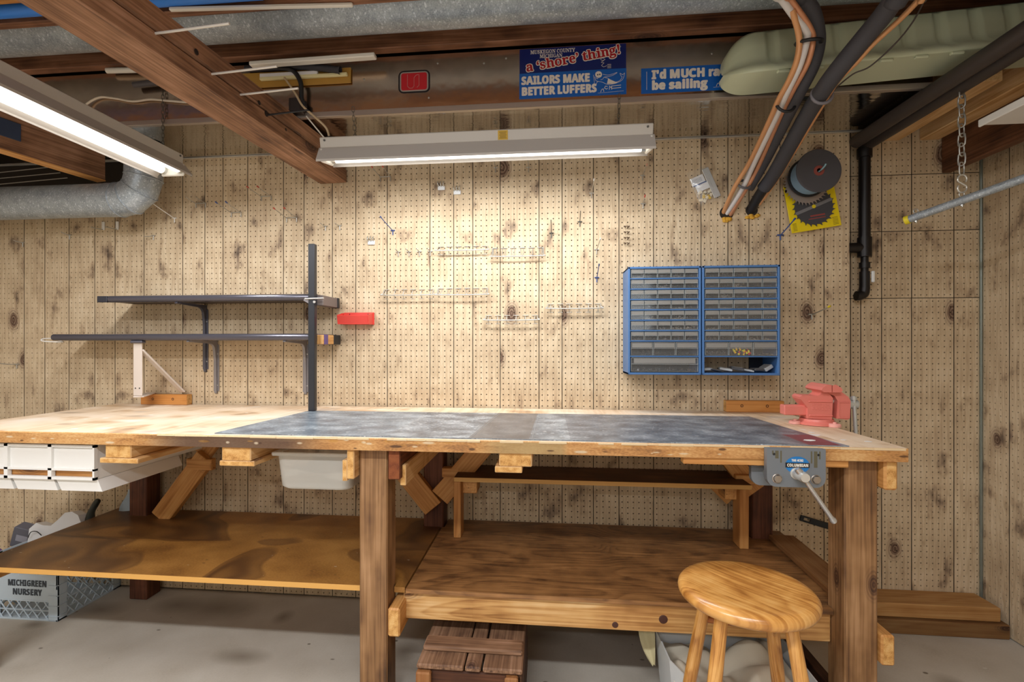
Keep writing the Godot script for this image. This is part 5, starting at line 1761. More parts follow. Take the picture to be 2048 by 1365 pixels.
func peg_hooks() -> void:
	var s := mk(Color("b9b6ac"), 0.35, 0.6)
	var dk := mk(Color("5d5d56"), 0.4, 0.5)
	var bl := mk(Color("34508f"), 0.4)
	var rd := mk(Color("b8463a"), 0.4)
	var wt := mk(Color("eeece6"), 0.4)
	var lb := mk(Color("5aa0cc"), 0.4)
	var pk := mk(Color("cf9a86"), 0.4)
	hook("twin prong peg hook with red tips just below the shop light's left end", Vector3(-0.764, 2.004, 0.01), Vector3(-0.769, 2.018, 0.11), s, rd, true)
	hook("small peg hook close under the shop light, left one of a pair", Vector3(-0.24, 2.028, 0.01), Vector3(-0.241, 2.044, 0.09), s, pk)
	hook("small peg hook close under the shop light, right one of a pair", Vector3(-0.088, 2.024, 0.01), Vector3(-0.088, 2.044, 0.09), s, pk)
	hook("long silver peg hook high up, left of the cabinets, with a clear tip", Vector3(0.197, 1.897, 0.01), Vector3(0.198, 1.922, 0.127), s, wt)
	hook("tarnished peg hook pointing up, right of the lower tarnished one", Vector3(0.145, 1.769, 0.01), Vector3(0.142, 1.792, 0.1), dk)
	hook("tarnished peg hook pointing up, above the looped wire rack's right end", Vector3(0.017, 1.72, 0.01), Vector3(0.014, 1.757, 0.1), dk)
	hook("silver peg hook with a white tip above the blue one left of the cabinets", Vector3(0.22, 1.641, 0.01), Vector3(0.221, 1.656, 0.17), s, wt)
	hook("blue peg hook just left of the blue cabinets", Vector3(0.221, 1.514, 0.01), Vector3(0.222, 1.559, 0.1), bl, bl)
	hook("blue peg hook pointing up left, above the row of four small hooks", Vector3(-0.728, 1.749, 0.01), Vector3(-0.733, 1.773, 0.17), bl, bl)
	for q in [[-0.701, "leftmost"], [-0.65, "second from left"], [-0.6, "third from left"], [-0.548, "rightmost"]]:
		hook("short peg hook, %s in the row of four left of the wire racks" % q[1], Vector3(q[0], 1.647, 0.01), Vector3(q[0], 1.652, 0.045), s, null, false, "row of four short hooks", 1.1)
	hook("short peg hook right of the black post's top, right one of two", Vector3(-0.988, 1.778, 0.01), Vector3(-0.992, 1.779, 0.05), s)
	hook("short peg hook above the black post's top, left one of two", Vector3(-1.059, 1.777, 0.01), Vector3(-1.063, 1.781, 0.05), s)
	hook("small peg hook under the shop light's right end, upper of two", Vector3(0.424, 1.97, 0.01), Vector3(0.426, 1.99, 0.095), s, pk)
	hook("small peg hook under the shop light's right end, lower of two", Vector3(0.426, 1.843, 0.01), Vector3(0.426, 1.868, 0.05), s, rd)
	hook("long peg hook with a pale blue tip reaching out by the duct elbow", Vector3(-1.836, 1.835, 0.01), Vector3(-1.852, 1.882, 0.147), wt, lb)
	hook("plain twin prong peg hook, leftmost twin left of the timber", Vector3(-1.697, 1.905, 0.01), Vector3(-1.707, 1.92, 0.062), s, null, true)
	hook("twin prong peg hook with blue tips left of the timber", Vector3(-1.512, 1.854, 0.01), Vector3(-1.523, 1.878, 0.108), s, bl, true)
	hook("twin prong peg hook with red tips, higher one left of the timber end", Vector3(-1.358, 1.929, 0.01), Vector3(-1.368, 1.946, 0.107), s, rd, true)
	hook("twin prong peg hook with red tips, lower one below the timber end", Vector3(-1.229, 1.822, 0.01), Vector3(-1.237, 1.842, 0.109), s, rd, true)
	hook("small peg hook below the duct elbow, above the upper black shelf", Vector3(-1.948, 1.751, 0.01), Vector3(-1.96, 1.739, 0.044), s)
	hook("small flat peg hook below the stovepipe, left of centre", Vector3(-2.406, 1.764, 0.01), Vector3(-2.42, 1.773, 0.036), s)
	hook("small flat peg hook at the far left edge below the stovepipe", Vector3(-2.669, 1.731, 0.01), Vector3(-2.685, 1.737, 0.035), s)
	hook("peg hook at the far left edge, beside the lower black shelf", Vector3(-2.703, 1.109, 0.01), Vector3(-2.72, 1.115, 0.07), s, null, false, "", 1.3)
	hook("peg hook with a yellow tip right of the cabinets", Vector3(1.142, 1.341, 0.01), Vector3(1.143, 1.366, 0.146), s, mk(Color("e8cf22"), 0.4), false, "", 1.4)
	hook("blue peg hook at the yellow card's lower left corner", Vector3(1.012, 1.689, 0.01), Vector3(1.014, 1.73, 0.133), bl, bl, false, "", 1.3)
	for q in [[-2.218, "left one"], [-2.142, "right one"]]:
		var h := thing("angle_hook", "white angle hook hanging under the stovepipe, " + q[1] + " of two", "hook", Vector3(q[0], 1.79, 0.01))
		var m := MB.new()
		m.box(Vector3(q[0], 1.805, 0.006), Vector3(0.014, 0.042, 0.008), 0.002)
		part("plate", m, wt, h)
		var p := MB.new()
		p.tube([Vector3(q[0], 1.786, 0.006), Vector3(q[0] - 0.004, 1.784, 0.07)], 0.0026, 8)
		part("arm", p, s, h)
	var ch := thing("wire_holder", "white wire holder at the left end of the lower black shelf", "hook", Vector3(-2.4, 1.23, 0.01))
	var cm := MB.new()
	cm.tube(spline([Vector3(-2.4, 1.235, 0.004), Vector3(-2.37, 1.232, 0.1), Vector3(-2.3, 1.222, 0.14), Vector3(-2.4, 1.226, 0.145), Vector3(-2.42, 1.238, 0.12), Vector3(-2.415, 1.24, 0.01)], 5), 0.003, 8)
	part("wire", cm, wt, ch)
	for q in [[-0.495, 1.95, "left one of the two silver spring clips high on the pegboard"], [-0.42, 1.927, "right one of the two silver spring clips high on the pegboard"], [-0.832, 1.701, "silver spring clip beside the blue hook, right of the black post"]]:
		var c := thing("spring_clip", q[2], "clip", Vector3(q[0], q[1], 0.01))
		var m := MB.new()
		m.box(Vector3(q[0], q[1] - 0.008, 0.006), Vector3(0.034, 0.02, 0.006), 0.002)
		part("plate", m, mk(Color("e6e9ea"), 0.5, 0.1), c)
		for k in 3:
			var f := MB.new()
			f.tube(spline([Vector3(q[0] - 0.012 + k * 0.012, q[1] - 0.002, 0.008), Vector3(q[0] - 0.014 + k * 0.013, q[1] + 0.008, 0.022), Vector3(q[0] - 0.015 + k * 0.014, q[1] + 0.02, 0.012)], 4), 0.003, 6)
			part("spring_finger", f, steel, c)
	for k in 4:
		var c := thing("cup_hook", "tiny brown cup hook, %s in the column of four above the cabinets" % ["topmost", "second from top", "third from top", "lowest"][k], "hook", Vector3(0.35, 1.744 - k * 0.025, 0.01), "column of brown cup hooks")
		var m := MB.new()
		for d in [-0.007, 0.007]:
			m.tube(spline([Vector3(0.35 + d, 1.744 - k * 0.025, 0.0), Vector3(0.35 + d, 1.742 - k * 0.025, 0.012), Vector3(0.353 + d, 1.736 - k * 0.025, 0.017), Vector3(0.356 + d, 1.742 - k * 0.025, 0.02)], 3), 0.0022, 6)
		part("hook", m, mk(Color("54402e"), 0.5, 0.3), c)
	rack("wire tool rack beside the four small hooks, upper left of the six", -0.51, -0.277, 1.645, 0.022, false)
	rack("wire tool rack with rounded loops, upper right of the six", -0.254, -0.021, 1.613, 0.042, true)
	rack("wire tool rack above the red tray's right, middle left of the six", -0.769, -0.533, 1.441, 0.028, false)
	rack("wire tool rack with rounded loops, middle right of the six", -0.51, -0.277, 1.44, 0.032, true)
	rack("wire tool rack lowest of the six", -0.284, -0.047, 1.322, 0.022, false)
	rack("wire tool rack nearest the cabinets", 0.001, 0.237, 1.373, 0.022, false)

func cabinets() -> void:
	var blue := mk(Color("4a74a8"), 0.4)
	var deep := mk(Color("18202f"), 0.7)
	var plast := clear(Color("c8d0d4"), 0.06, 0.05)
	var ridge := mk(Color("a5a29c"), 0.5)
	ridge.transparency = BaseMaterial3D.TRANSPARENCY_ALPHA
	ridge.albedo_color.a = 0.55
	var edge := mk(Color("c4c8c6"), 0.4)
	edge.transparency = BaseMaterial3D.TRANSPARENCY_ALPHA
	edge.albedo_color.a = 0.75
	var bits := [mk(Color("606064"), 0.35, 0.6), mk(Color("3a3836"), 0.4, 0.5), mk(Color("918f8b"), 0.35, 0.6), mk(Color("2c2a28"), 0.6)]
	var r := RandomNumberGenerator.new()
	for side in 2:
		var x0: float = [0.337, 0.6385][side]
		var x1: float = [0.634, 0.946][side]
		var c := thing("parts_cabinet", ["blue small parts cabinet, left of the two, its bottom drawer full width", "blue small parts cabinet, right of the two, its bottom row open"][side], "cabinet", Vector3((x0 + x1) / 2, 1.083, 0.08))
		var Y0 := 1.083
		var Y1 := 1.537
		var D := 0.156
		var T := 0.009
		var fr := MB.new()
		for q in [[x0, x0 + T, Y0, Y1], [x1 - T, x1, Y0, Y1], [x0, x1, Y0, Y0 + T], [x0, x1, Y1 - T, Y1]]:
			fr.box(Vector3((q[0] + q[1]) / 2, (q[2] + q[3]) / 2, D / 2 + 0.002), Vector3(q[1] - q[0], q[3] - q[2], D - 0.004), 0.0015)
		part("frame", fr, blue, c)
		var bk := MB.new()
		if side == 0:
			bk.box(Vector3((x0 + x1) / 2, (Y0 + Y1) / 2, 0.004), Vector3(x1 - x0 - 0.01, Y1 - Y0 - 0.01, 0.003), 0)
		else:
			bk.box(Vector3((x0 + x1) / 2, (Y0 + 0.075 + Y1) / 2, 0.004), Vector3(x1 - x0 - 0.01, Y1 - Y0 - 0.085, 0.003), 0)
			bk.box(Vector3(x1 - 0.035, Y0 + 0.04, 0.004), Vector3(0.06, 0.07, 0.003), 0)
		part("back_panel", bk, deep, c)
		var y := Y1 - T
		for row in 9:
			var hh := 0.0437 if row < 7 else 0.0645
			var n: int = 5 if row < 7 else (3 if row == 7 else 1)
			var yb := y - hh
			if row < 8:
				var sl := MB.new()
				sl.box(Vector3((x0 + x1) / 2, yb + 0.0025, D / 2 + 0.003), Vector3(x1 - x0 - 0.016, 0.005, D - 0.01), 0.001)
				part("divider_shelf", sl, blue, c)
			if not (side == 1 and row == 8):
				var w := (x1 - x0 - 2 * T - 0.004) / n
				for k in n:
					r.seed = side * 1000 + row * 20 + k
					var a := x0 + T + 0.002 + k * w + 0.0015
					var b := a + w - 0.003
					var lo := yb + 0.006 if row < 8 else yb + 0.002
					var hi := y - 0.003
					drawer(c, a, b, lo, hi, D - r.randf_range(0.002, 0.006), plast, ridge, edge, bits, r, row == 7 and side == 1 and k == 1)
			y = yb
		if side == 1:
			var q := [["clear_packet", 0.66, 0.055, 0.02], ["clear_packet", 0.7, 0.06, 0.012], ["clear_packet", 0.745, 0.05, 0.02], ["clear_packet", 0.79, 0.05, 0.025], ["clear_packet", 0.83, 0.055, 0.014], ["clear_packet", 0.875, 0.05, 0.018], ["clear_packet", 0.908, 0.036, 0.034]]
			for k in q.size():
				var w: Array = q[k]
				var pk := thing("screw_packet", "small packet of screws in the right cabinet's open bottom row, %s from the left" % ["first", "second", "third", "fourth", "fifth", "sixth", "last"][k], "packet", Vector3(w[1], 1.0925, 0.11), "screw packets in the open bottom row")
				r.seed = 500 + k
				var mb := MB.new()
				mb.t = Transform3D(Basis(Vector3(0, 1, 0), r.randf_range(-0.3, 0.3)) * Basis(Vector3(0, 0, 1), r.randf_range(-0.2, 0.2) + (0.7 if k == 6 else 0.0)), Vector3(w[1], 1.0955 + w[3] * 0.5, 0.11))
				mb.box(Vector3(), Vector3(w[2], w[3] * 0.45, 0.05), 0.002)
				part("packet", mb, mk(Color("4b4e52") if k % 2 else Color("aeb2b3"), 0.3), pk)
				var sc := MB.new()
				sc.t = mb.t
				for j in 5:
					sc.tube([Vector3(-w[2] * 0.4, w[3] * 0.25, -0.02 + j * 0.01), Vector3(w[2] * 0.35, w[3] * 0.25 + 0.001, -0.018 + j * 0.01)], 0.0018, 5)
				stuff(part("screws", sc, bits[2], pk))

func drawer(c: Node, a: float, b: float, lo: float, hi: float, z: float, plast: Material, ridge: Material, edge: Material, bits: Array, r: RandomNumberGenerator, coloured: bool) -> void:
	var mid := lo + (hi - lo) * 0.55
	var f := MB.new()
	f.box(Vector3((a + b) / 2, (lo + hi) / 2, z), Vector3(b - a, hi - lo, 0.0016), 0)
	var d := part("drawer", f, plast, c)
	var e := MB.new()   # moulded rims of the tray front
	e.box(Vector3((a + b) / 2, mid, z + 0.002), Vector3(b - a, 0.0013, 0.005), 0)
	e.box(Vector3((a + b) / 2, hi - 0.0006, z + 0.001), Vector3(b - a, 0.0012, 0.003), 0)
	e.box(Vector3(a + 0.0005, (lo + hi) / 2, z), Vector3(0.001, (hi - lo) * 0.96, 0.003), 0)
	e.box(Vector3(b - 0.0005, (lo + hi) / 2, z), Vector3(0.001, (hi - lo) * 0.96, 0.003), 0)
	part("moulded_edge", e, edge, d)
	var l := MB.new()
	l.box(Vector3((a + b) / 2, (mid + hi) / 2, z + 0.0015), Vector3((b - a) * 0.92, (hi - mid) * 0.74, 0.001), 0)
	part("label_plate", l, ridge, d)
	var m := MB.new()
	m.box(Vector3((a + b) / 2, lo + 0.002, z - 0.05), Vector3(b - a - 0.004, 0.003, 0.09), 0)
	var fill := r.randf_range(0.1, 0.95)
	var n := int((b - a) / 0.057 * (3 + 12 * fill))
	for k in n:
		m.t = Transform3D(Basis(Vector3(0, 0, 1), r.randf() * 3.0) * Basis(Vector3(0, 1, 0), r.randf() * 3.0), Vector3(r.randf_range(a + 0.01, b - 0.01), lo + 0.004 + r.randf() * (mid - lo) * 0.75 * fill, z - 0.008 - r.randf() * 0.012))
		var t := r.randi() % 3
		if t == 0:
			m.tube([Vector3(-0.009, 0, 0), Vector3(0.009, 0, 0)], 0.0018, 5)
		elif t == 1:
			m.box(Vector3(), Vector3(0.008, 0.005, 0.005), 0)
		else:
			m.lathe([Vector2(0.002, -0.001), Vector2(0.005, -0.001), Vector2(0.005, 0.001), Vector2(0.002, 0.001)], 8)
	m.t = Transform3D()
	stuff(part("contents", m, bits[r.randi() % 4], d))
	if coloured:
		for col in [Color("e0b41f"), Color("d8cf3a"), Color("b3322e"), Color("3b2b2d")]:
			var q := MB.new()
			for k in 5:
				q.t = Transform3D(Basis(Vector3(0, 0, 1), r.randf() * 3.0), Vector3(r.randf_range(a + 0.01, b - 0.01), lo + 0.008 + r.randf() * 0.02, z - 0.004))
				q.tube([Vector3(-0.006, 0, 0), Vector3(0.006, 0, 0)], [0.005, 0.003], 7)
			part("wire_nuts", q, mk(col, 0.4), d)

func vises() -> void:
	# grey face vise under the front edge
	var fv := thing("wood_vise", "grey face vise with a blue oval badge bolted under the bench's front edge", "vise", Vector3(0.7, 0.81, 0.8))
	var gm := mk(Color("7d848b"), 0.45, 0.35)
	var pl := MB.new()
	pl.t = Transform3D(Basis(), Vector3(0.7, 0.861, 0))
	var pp := PackedVector2Array([Vector2(0.079, 0.053), Vector2(-0.079, 0.053)])
	pp.append_array(arc(Vector2(-0.053, -0.03), 0.026, 180, 270, 6))
	pp.append_array(arc(Vector2(0.053, -0.03), 0.026, 270, 360, 6))
	pl.ext(pp, 0.806, 0.826)
	part("front_jaw", pl, gm, fv)
	var rj := MB.new()
	rj.t = Transform3D(Basis(), Vector3(0.685, 0.845, 0))
	var p2 := PackedVector2Array([Vector2(0.079, 0.03), Vector2(-0.079, 0.03)])
	p2.append_array(arc(Vector2(-0.053, -0.03), 0.026, 180, 270, 6))
	p2.append_array(arc(Vector2(0.053, -0.03), 0.026, 270, 360, 6))
	rj.ext(p2, 0.735, 0.753)
	part("rear_jaw", rj, gm, fv)
	for s in [-1, 1]:
		var rod := MB.new()
		rod.tube([Vector3(0.7 + s * 0.052, 0.829, 0.5), Vector3(0.7 + s * 0.052, 0.829, 0.806)], 0.009, 12)
		part("guide_rod", rod, steel, fv)
		var nt := MB.new()
		nt.t = Transform3D(Basis(Vector3(1, 0, 0), PI / 2), Vector3(0.7 + s * 0.052, 0.829, 0.826))
		nt.lathe([Vector2(0.0135, 0), Vector2(0.0135, 0.002), Vector2(0.0115, 0.003)], 20)
		nt.lathe([Vector2(0.0115, 0.002), Vector2(0.0105, 0.009), Vector2(0.0, 0.0095)], 6)
		part("hex_nut", nt, mk(Color("a79d92"), 0.35, 0.7), fv)
		var sc := MB.new()
		sc.t = Transform3D(Basis(Vector3(1, 0, 0), PI / 2), Vector3(0.7 + s * 0.06, 0.898, 0.826))
		sc.lathe([Vector2(0.0, 0.0006), Vector2(0.003, 0.0006), Vector2(0.0038, 0.0)], 12)
		part("screw_hole", sc, mk(Color("1d1f22"), 0.6), fv)
		var dr := MB.new()   # dried brown drips
		for k in 3:
			var l: float = 0.022 + 0.012 * ((k * 7 + s) % 3)
			dr.box(Vector3(0.7 + s * 0.052 + (k - 1) * 0.011, 0.908 - l / 2, 0.8262), Vector3(0.004 + 0.005 * (k % 2), l, 0.0006), 0)
		part("dried_drip", dr, mk(Color("5f5a45"), 0.5), fv)
	var ov := func(rx: float, ry: float) -> PackedVector2Array:
		var o := PackedVector2Array()
		for k in 32:
			o.append(Vector2(0.703 + cos(TAU * k / 32) * rx, 0.868 + sin(TAU * k / 32) * ry))
		return o
	var bd := MB.new()
	bd.ext(ov.call(0.0325, 0.0245), 0.826, 0.8266)
	var badge := part("badge", bd, mk(Color("1d78bd"), 0.35), fv)
	var bb := MB.new()
	bb.box(Vector3(0.703, 0.868, 0.827), Vector3(0.0645, 0.0135, 0.0014), 0)
	part("black_band", bb, mk(Color("23211f"), 0.4), badge)
	var pale := mk(Color("efe9dc"), 0.4)
	for w in [["COLUMBIAN", 0.0115, 0.056, 0.868, 0.8282], ["THE 4CB2", 0.0085, 0.031, 0.8815, 0.8268], ["WOODVISE", 0.0072, 0.03, 0.852, 0.8268]]:
		var tm := TextMesh.new()
		tm.text = w[0]
		var f := SystemFont.new()
		f.font_names = ["Droid Sans"]
		f.font_weight = 700
		tm.font = f
		tm.font_size = 32
		tm.pixel_size = w[1] / 32.0
		var o := words(w[0], "Droid Sans", 700, w[1], Transform3D(Basis(), Vector3(0.703, w[3], w[4])), pale, badge, "lettering", w[2] / tm.get_aabb().size.x, 0.0002)
		o.position -= origin_of(badge)
	var sh := MB.new()
	sh.tube([Vector3(0.7, 0.845, 0.826), Vector3(0.7, 0.845, 0.83)], 0.017, 20)
	sh.tube([Vector3(0.7, 0.845, 0.83), Vector3(0.7, 0.845, 0.875), Vector3(0.7, 0.845, 0.879)], [0.0145, 0.0145, 0.012], 20)
	part("screw_head", sh, mk(Color("d3d2cc"), 0.35, 0.5), fv)
	var hd := Vector3(0.085, -0.128, 0.002).normalized()
	var hc := Vector3(0.7, 0.845, 0.863)
	var hn := MB.new()
	hn.tube([hc - hd * 0.018, hc + hd * 0.14], 0.0062, 14)
	hn.tube([hc - hd * 0.026, hc - hd * 0.022, hc - hd * 0.014, hc - hd * 0.01], [0.006, 0.0092, 0.0092, 0.006], 14)
	hn.tube([hc + hd * 0.132, hc + hd * 0.136, hc + hd * 0.144, hc + hd * 0.148], [0.006, 0.0088, 0.0088, 0.006], 14)
	part("handle", hn, mk(Color("c3c6c8"), 0.25, 0.75), fv)
	# red bench vise
	var rv := thing("bench_vise", "red cast iron bench vise bolted to the bench's right rear corner", "vise", Vector3(0.985, 0.9165, 0.36))
	local_roots[rv] = true
	rv.rotation.y = -0.02
	var red := mk(Color("de7d70"), 0.42)
	var dust := mk(Color("e9a89c"), 0.6)
	# base: a round foot with lugs
	var bs := MB.new()
	bs.t = Transform3D(Basis(), Vector3(0.0, 0, 0))
	bs.lathe([Vector2(0.0, 0.001), Vector2(0.066, 0.001), Vector2(0.066, 0.008), Vector2(0.056, 0.014), Vector2(0.054, 0.022), Vector2(0, 0.022)], 32)
	obj("base", bs, red, rv)
	for q in [[-0.075, 0.0], [0.03, 0.065], [0.04, -0.06]]:
		var lg := MB.new()
		lg.t = Transform3D(Basis(), Vector3(q[0], 0, q[1]))
		lg.lathe([Vector2(0, 0.0005), Vector2(0.02, 0.0005), Vector2(0.02, 0.009), Vector2(0.016, 0.012), Vector2(0, 0.012)], 18)
		lg.lathe([Vector2(0.006, 0.012), Vector2(0.006, 0.017), Vector2(0, 0.018)], 6)
		obj("bolt_lug", lg, dust, rv)
	# fixed body: profile seen from the front, extruded in depth
	var fb := MB.new()
	fb.ext(PackedVector2Array([Vector2(-0.045, 0.024), Vector2(0.036, 0.022), Vector2(0.04, 0.1), Vector2(0.03, 0.112), Vector2(0.022, 0.118), Vector2(0.022, 0.127), Vector2(-0.002, 0.127), Vector2(0.0, 0.115), Vector2(-0.012, 0.107), Vector2(-0.064, 0.109), Vector2(-0.071, 0.102), Vector2(-0.069, 0.094), Vector2(-0.045, 0.062)]), -0.034, 0.034)
	obj("fixed_body", fb, red, rv)
	var fr := MB.new()   # raised cast frame and lettering bumps on the front
	for q in [[-0.004, 0.087, 0.08, 0.006], [-0.002, 0.036, 0.08, 0.006]]:
		fr.box(Vector3(q[0], q[1], 0.036), Vector3(q[2], q[3], 0.006), 0.002)
	for k in 6:
		fr.box(Vector3(-0.028 + k * 0.011, 0.062 - k * 0.0006, 0.0345), Vector3(0.007, 0.01, 0.002), 0.0008)
	for k in 7:
		fr.box(Vector3(-0.028 + k * 0.009, 0.075 - k * 0.0004, 0.0345), Vector3(0.005, 0.006, 0.0016), 0.0006)
	obj("cast_rib", fr, red, rv)
	var sd := MB.new()
	sd.box(Vector3(-0.075, 0.052, 0), Vector3(0.09, 0.036, 0.04), 0.003)
	obj("slide_bar", sd, red, rv)
	# moving jaw, to the right
	var mj := MB.new()
	mj.ext(PackedVector2Array([Vector2(0.052, 0.026), Vector2(0.09, 0.022), Vector2(0.098, 0.028), Vector2(0.1, 0.09), Vector2(0.092, 0.105), Vector2(0.07, 0.122), Vector2(0.05, 0.127), Vector2(0.024, 0.127), Vector2(0.024, 0.116), Vector2(0.046, 0.108), Vector2(0.056, 0.09)]), -0.032, 0.032)
	obj("moving_jaw", mj, red, rv)
	var mf := MB.new()
	mf.box(Vector3(0.077, 0.085, 0.033), Vector3(0.04, 0.005, 0.005), 0.0015)
	mf.box(Vector3(0.06, 0.056, 0.033), Vector3(0.005, 0.06, 0.005), 0.0015)
	mf.box(Vector3(0.078, 0.029, 0.033), Vector3(0.036, 0.005, 0.005), 0.0015)
	obj("cast_rib", mf, red, rv)
	for s in [[-0.019, 0.022, -1.0], [0.024, 0.064, 1.0]]:
		var tj := MB.new()
		tj.t = Transform3D(Basis(), Vector3(0, 0.136, 0))
		var q := PackedVector2Array([Vector2(0.0, -0.013), Vector2(0.026, -0.013), Vector2(0.034, -0.006), Vector2(0.028, 0.004), Vector2(0.012, 0.014), Vector2(0.0, 0.015)])
		for k in q.size():
			q[k] = Vector2((0.023 + s[2] * 0.0015) + s[2] * q[k].x, q[k].y)
		tj.ext(q, -0.062, 0.062)
		obj("jaw_head", tj, red, rv)
	var jp := MB.new()
	jp.box(Vector3(0.023, 0.1495, 0), Vector3(0.014, 0.003, 0.124), 0.0005)
	obj("jaw_plate", jp, mk(Color("cfc2a4"), 0.4, 0.4), rv)
	var sw := MB.new()
	sw.tube([Vector3(0.036, 0.085, 0), Vector3(0.06, 0.085, 0)], 0.009, 14)
	obj("lead_screw", sw, mk(Color("d6d3c8"), 0.35, 0.6), rv)
	var gr := mk(Color("bdc1be"), 0.35, 0.5)
	var hb := MB.new()
	hb.tube([Vector3(0.098, 0.076, 0), Vector3(0.102, 0.076, 0)], 0.022, 20)
	hb.tube([Vector3(0.102, 0.076, 0), Vector3(0.135, 0.076, 0), Vector3(0.139, 0.076, 0)], [0.0175, 0.0175, 0.015], 20)
	obj("screw_head", hb, gr, rv)
	var rh := MB.new()
	rh.tube([Vector3(0.122, 0.1, 0.01), Vector3(0.128, -0.035, 0.012)], 0.0068, 14)
	rh.tube([Vector3(0.1215, 0.106, 0.01), Vector3(0.1215, 0.102, 0.01), Vector3(0.122, 0.092, 0.01)], [0.006, 0.0105, 0.0105], 14)
	obj("handle", rh, gr, rv)

func floor_things() -> void:
	# stool
	var st := thing("stool", "round seated honey oak bar stool in front of the bench", "stool", Vector3(0.5, 0, 1.0))
	local_roots[st] = true
	var oak := mk(Color("fff0cf"), 0.3, 0, tex.fir)
	oak.clearcoat_enabled = true
	oak.clearcoat = 0.4
	oak.clearcoat_roughness = 0.2
	var se := MB.new()
	se.us = Vector2(1 / 0.5, 1 / 0.9)
	se.uo = Vector2(0.4, 0.3)
	se.t = Transform3D(Basis(Vector3(0, 1, 0), 0.75), Vector3(0, 0.6, 0))
	var prof := [Vector2(0, -0.036), Vector2(0.12, -0.036)]
	for k in 9:
		var a := lerpf(-PI / 2, PI / 2, k / 8.0)
		prof.append(Vector2(0.146 + cos(a) * 0.0175, -0.0185 + sin(a) * 0.0175))
	prof.append_array([Vector2(0.142, 0.0), Vector2(0.12, -0.001), Vector2(0.06, -0.003), Vector2(0, -0.003)])
	se.lathe(prof, 64, true)
	obj("seat", se, oak, st)
	var tops := []
	var bots := []
	for k in 4:
		var a := deg_to_rad(50 + 90 * k)
		var t := Vector3(cos(a) * 0.105, 0.567, sin(a) * 0.105)
		var b := Vector3(cos(a) * 0.215, 0.002, sin(a) * 0.215)
		tops.append(t)
		bots.append(b)
		var lg := wmb(Vector2(0.12, 1.0))
		lg.tube([b, b.lerp(t, 0.15), b.lerp(t, 0.6), t], [0.014, 0.0165, 0.0175, 0.0155], 18)
		obj("leg", lg, oak, st)
	for q in [[0, 1, 0.42], [1, 2, 0.345], [2, 3, 0.81], [3, 0, 0.5], [2, 3, 0.2], [0, 1, 0.17], [1, 2, 0.12], [3, 0, 0.24]]:
		var a: Vector3 = bots[q[0]].lerp(tops[q[0]], q[2])
		var b: Vector3 = bots[q[1]].lerp(tops[q[1]], q[2])
		var rg := wmb(Vector2(0.12, 1.0))
		rg.tube([a, a.lerp(b, 0.2), a.lerp(b, 0.8), b], [0.0085, 0.0112, 0.0112, 0.0085], 12)
		obj("rung", rg, mk(Color("c79a76"), 0.4, 0, tex.fir), st)
	# wooden crate under the right shelf
	var cr := thing("wooden_crate", "old dark wooden crate with a slatted lid on the floor by the middle post", "crate", Vector3(-0.24, 0, 0.66))
	var cw := mk(Color("dcd6d6"), 0.75, 0, tex.dark)
	var cx0 := -0.395
	var cx1 := -0.075
	var H := 0.245
	for q in [[cx0, -0.252], [-0.247, -0.2], [-0.193, cx1]]:
		beam("lid_board", q[0], q[1], H - 0.016, H, 0.42, 0.842, cw, cr, 0.004)
	beam("lid_batten", cx0 + 0.004, cx1 - 0.003, H, H + 0.016, 0.712, 0.776, cw, cr, 0.004)
	beam("lid_batten", cx0 + 0.004, cx1 - 0.003, H, H + 0.016, 0.47, 0.53, cw, cr, 0.004)
	for q in [[0.14, 0.222], [0.02, 0.13]]:
		beam("front_board", cx0 + 0.005, cx1 - 0.005, q[0], q[1], 0.815, 0.83, mk(Color("8a6a55"), 0.7, 0, tex.dark), cr, 0.004)
	for q in [[cx0 + 0.0, cx0 + 0.045], [cx1 - 0.052, cx1 - 0.012]]:
		beam("corner_post", q[0], q[1], 0.01, H - 0.02, 0.83, 0.852, mk(Color("b09278"), 0.75, 0, tex.pine), cr, 0.004)
	var hh := MB.new()
	var hp := PackedVector2Array()
	for k in 20:
		hp.append(Vector2(-0.235 + cos(TAU * k / 20) * 0.05, 0.172 + sin(TAU * k / 20) * 0.017))
	hh.ext(hp, 0.8302, 0.831)
	part("hand_hole", hh, mk(Color("120c0a"), 0.8), cr)
	for x in [cx0 + 0.008, cx1 - 0.008]:
		beam("side_board", x - 0.008, x + 0.008, 0.01, 0.12, 0.43, 0.83, mk(Color("8a7668"), 0.75, 0, tex.dark), cr, 0.003)
		beam("side_board", x - 0.008, x + 0.008, 0.125, H - 0.018, 0.43, 0.83, mk(Color("8a7668"), 0.75, 0, tex.dark), cr, 0.003)
	beam("back_board", cx0 + 0.01, cx1 - 0.01, 0.01, H - 0.018, 0.42, 0.432, cw, cr, 0.003)
	# white bin of drop cloths
	var wb := thing("plastic_bin", "white open plastic bin of drop cloths on the floor behind the stool", "bin", Vector3(0.55, 0, 0.7))
	var wp := mk(Color("d6dadb"), 0.4)
	var rm := [Vector3(0.368, 0.23, 0.53), Vector3(0.375, 0.23, 0.72), Vector3(0.42, 0.23, 0.84), Vector3(0.78, 0.23, 0.84), Vector3(0.78, 0.23, 0.53)]
	var ft := []
	for p in rm:
		ft.append(Vector3(lerpf(p.x, 0.58, 0.1), 0.002, lerpf(p.z, 0.69, 0.1)))
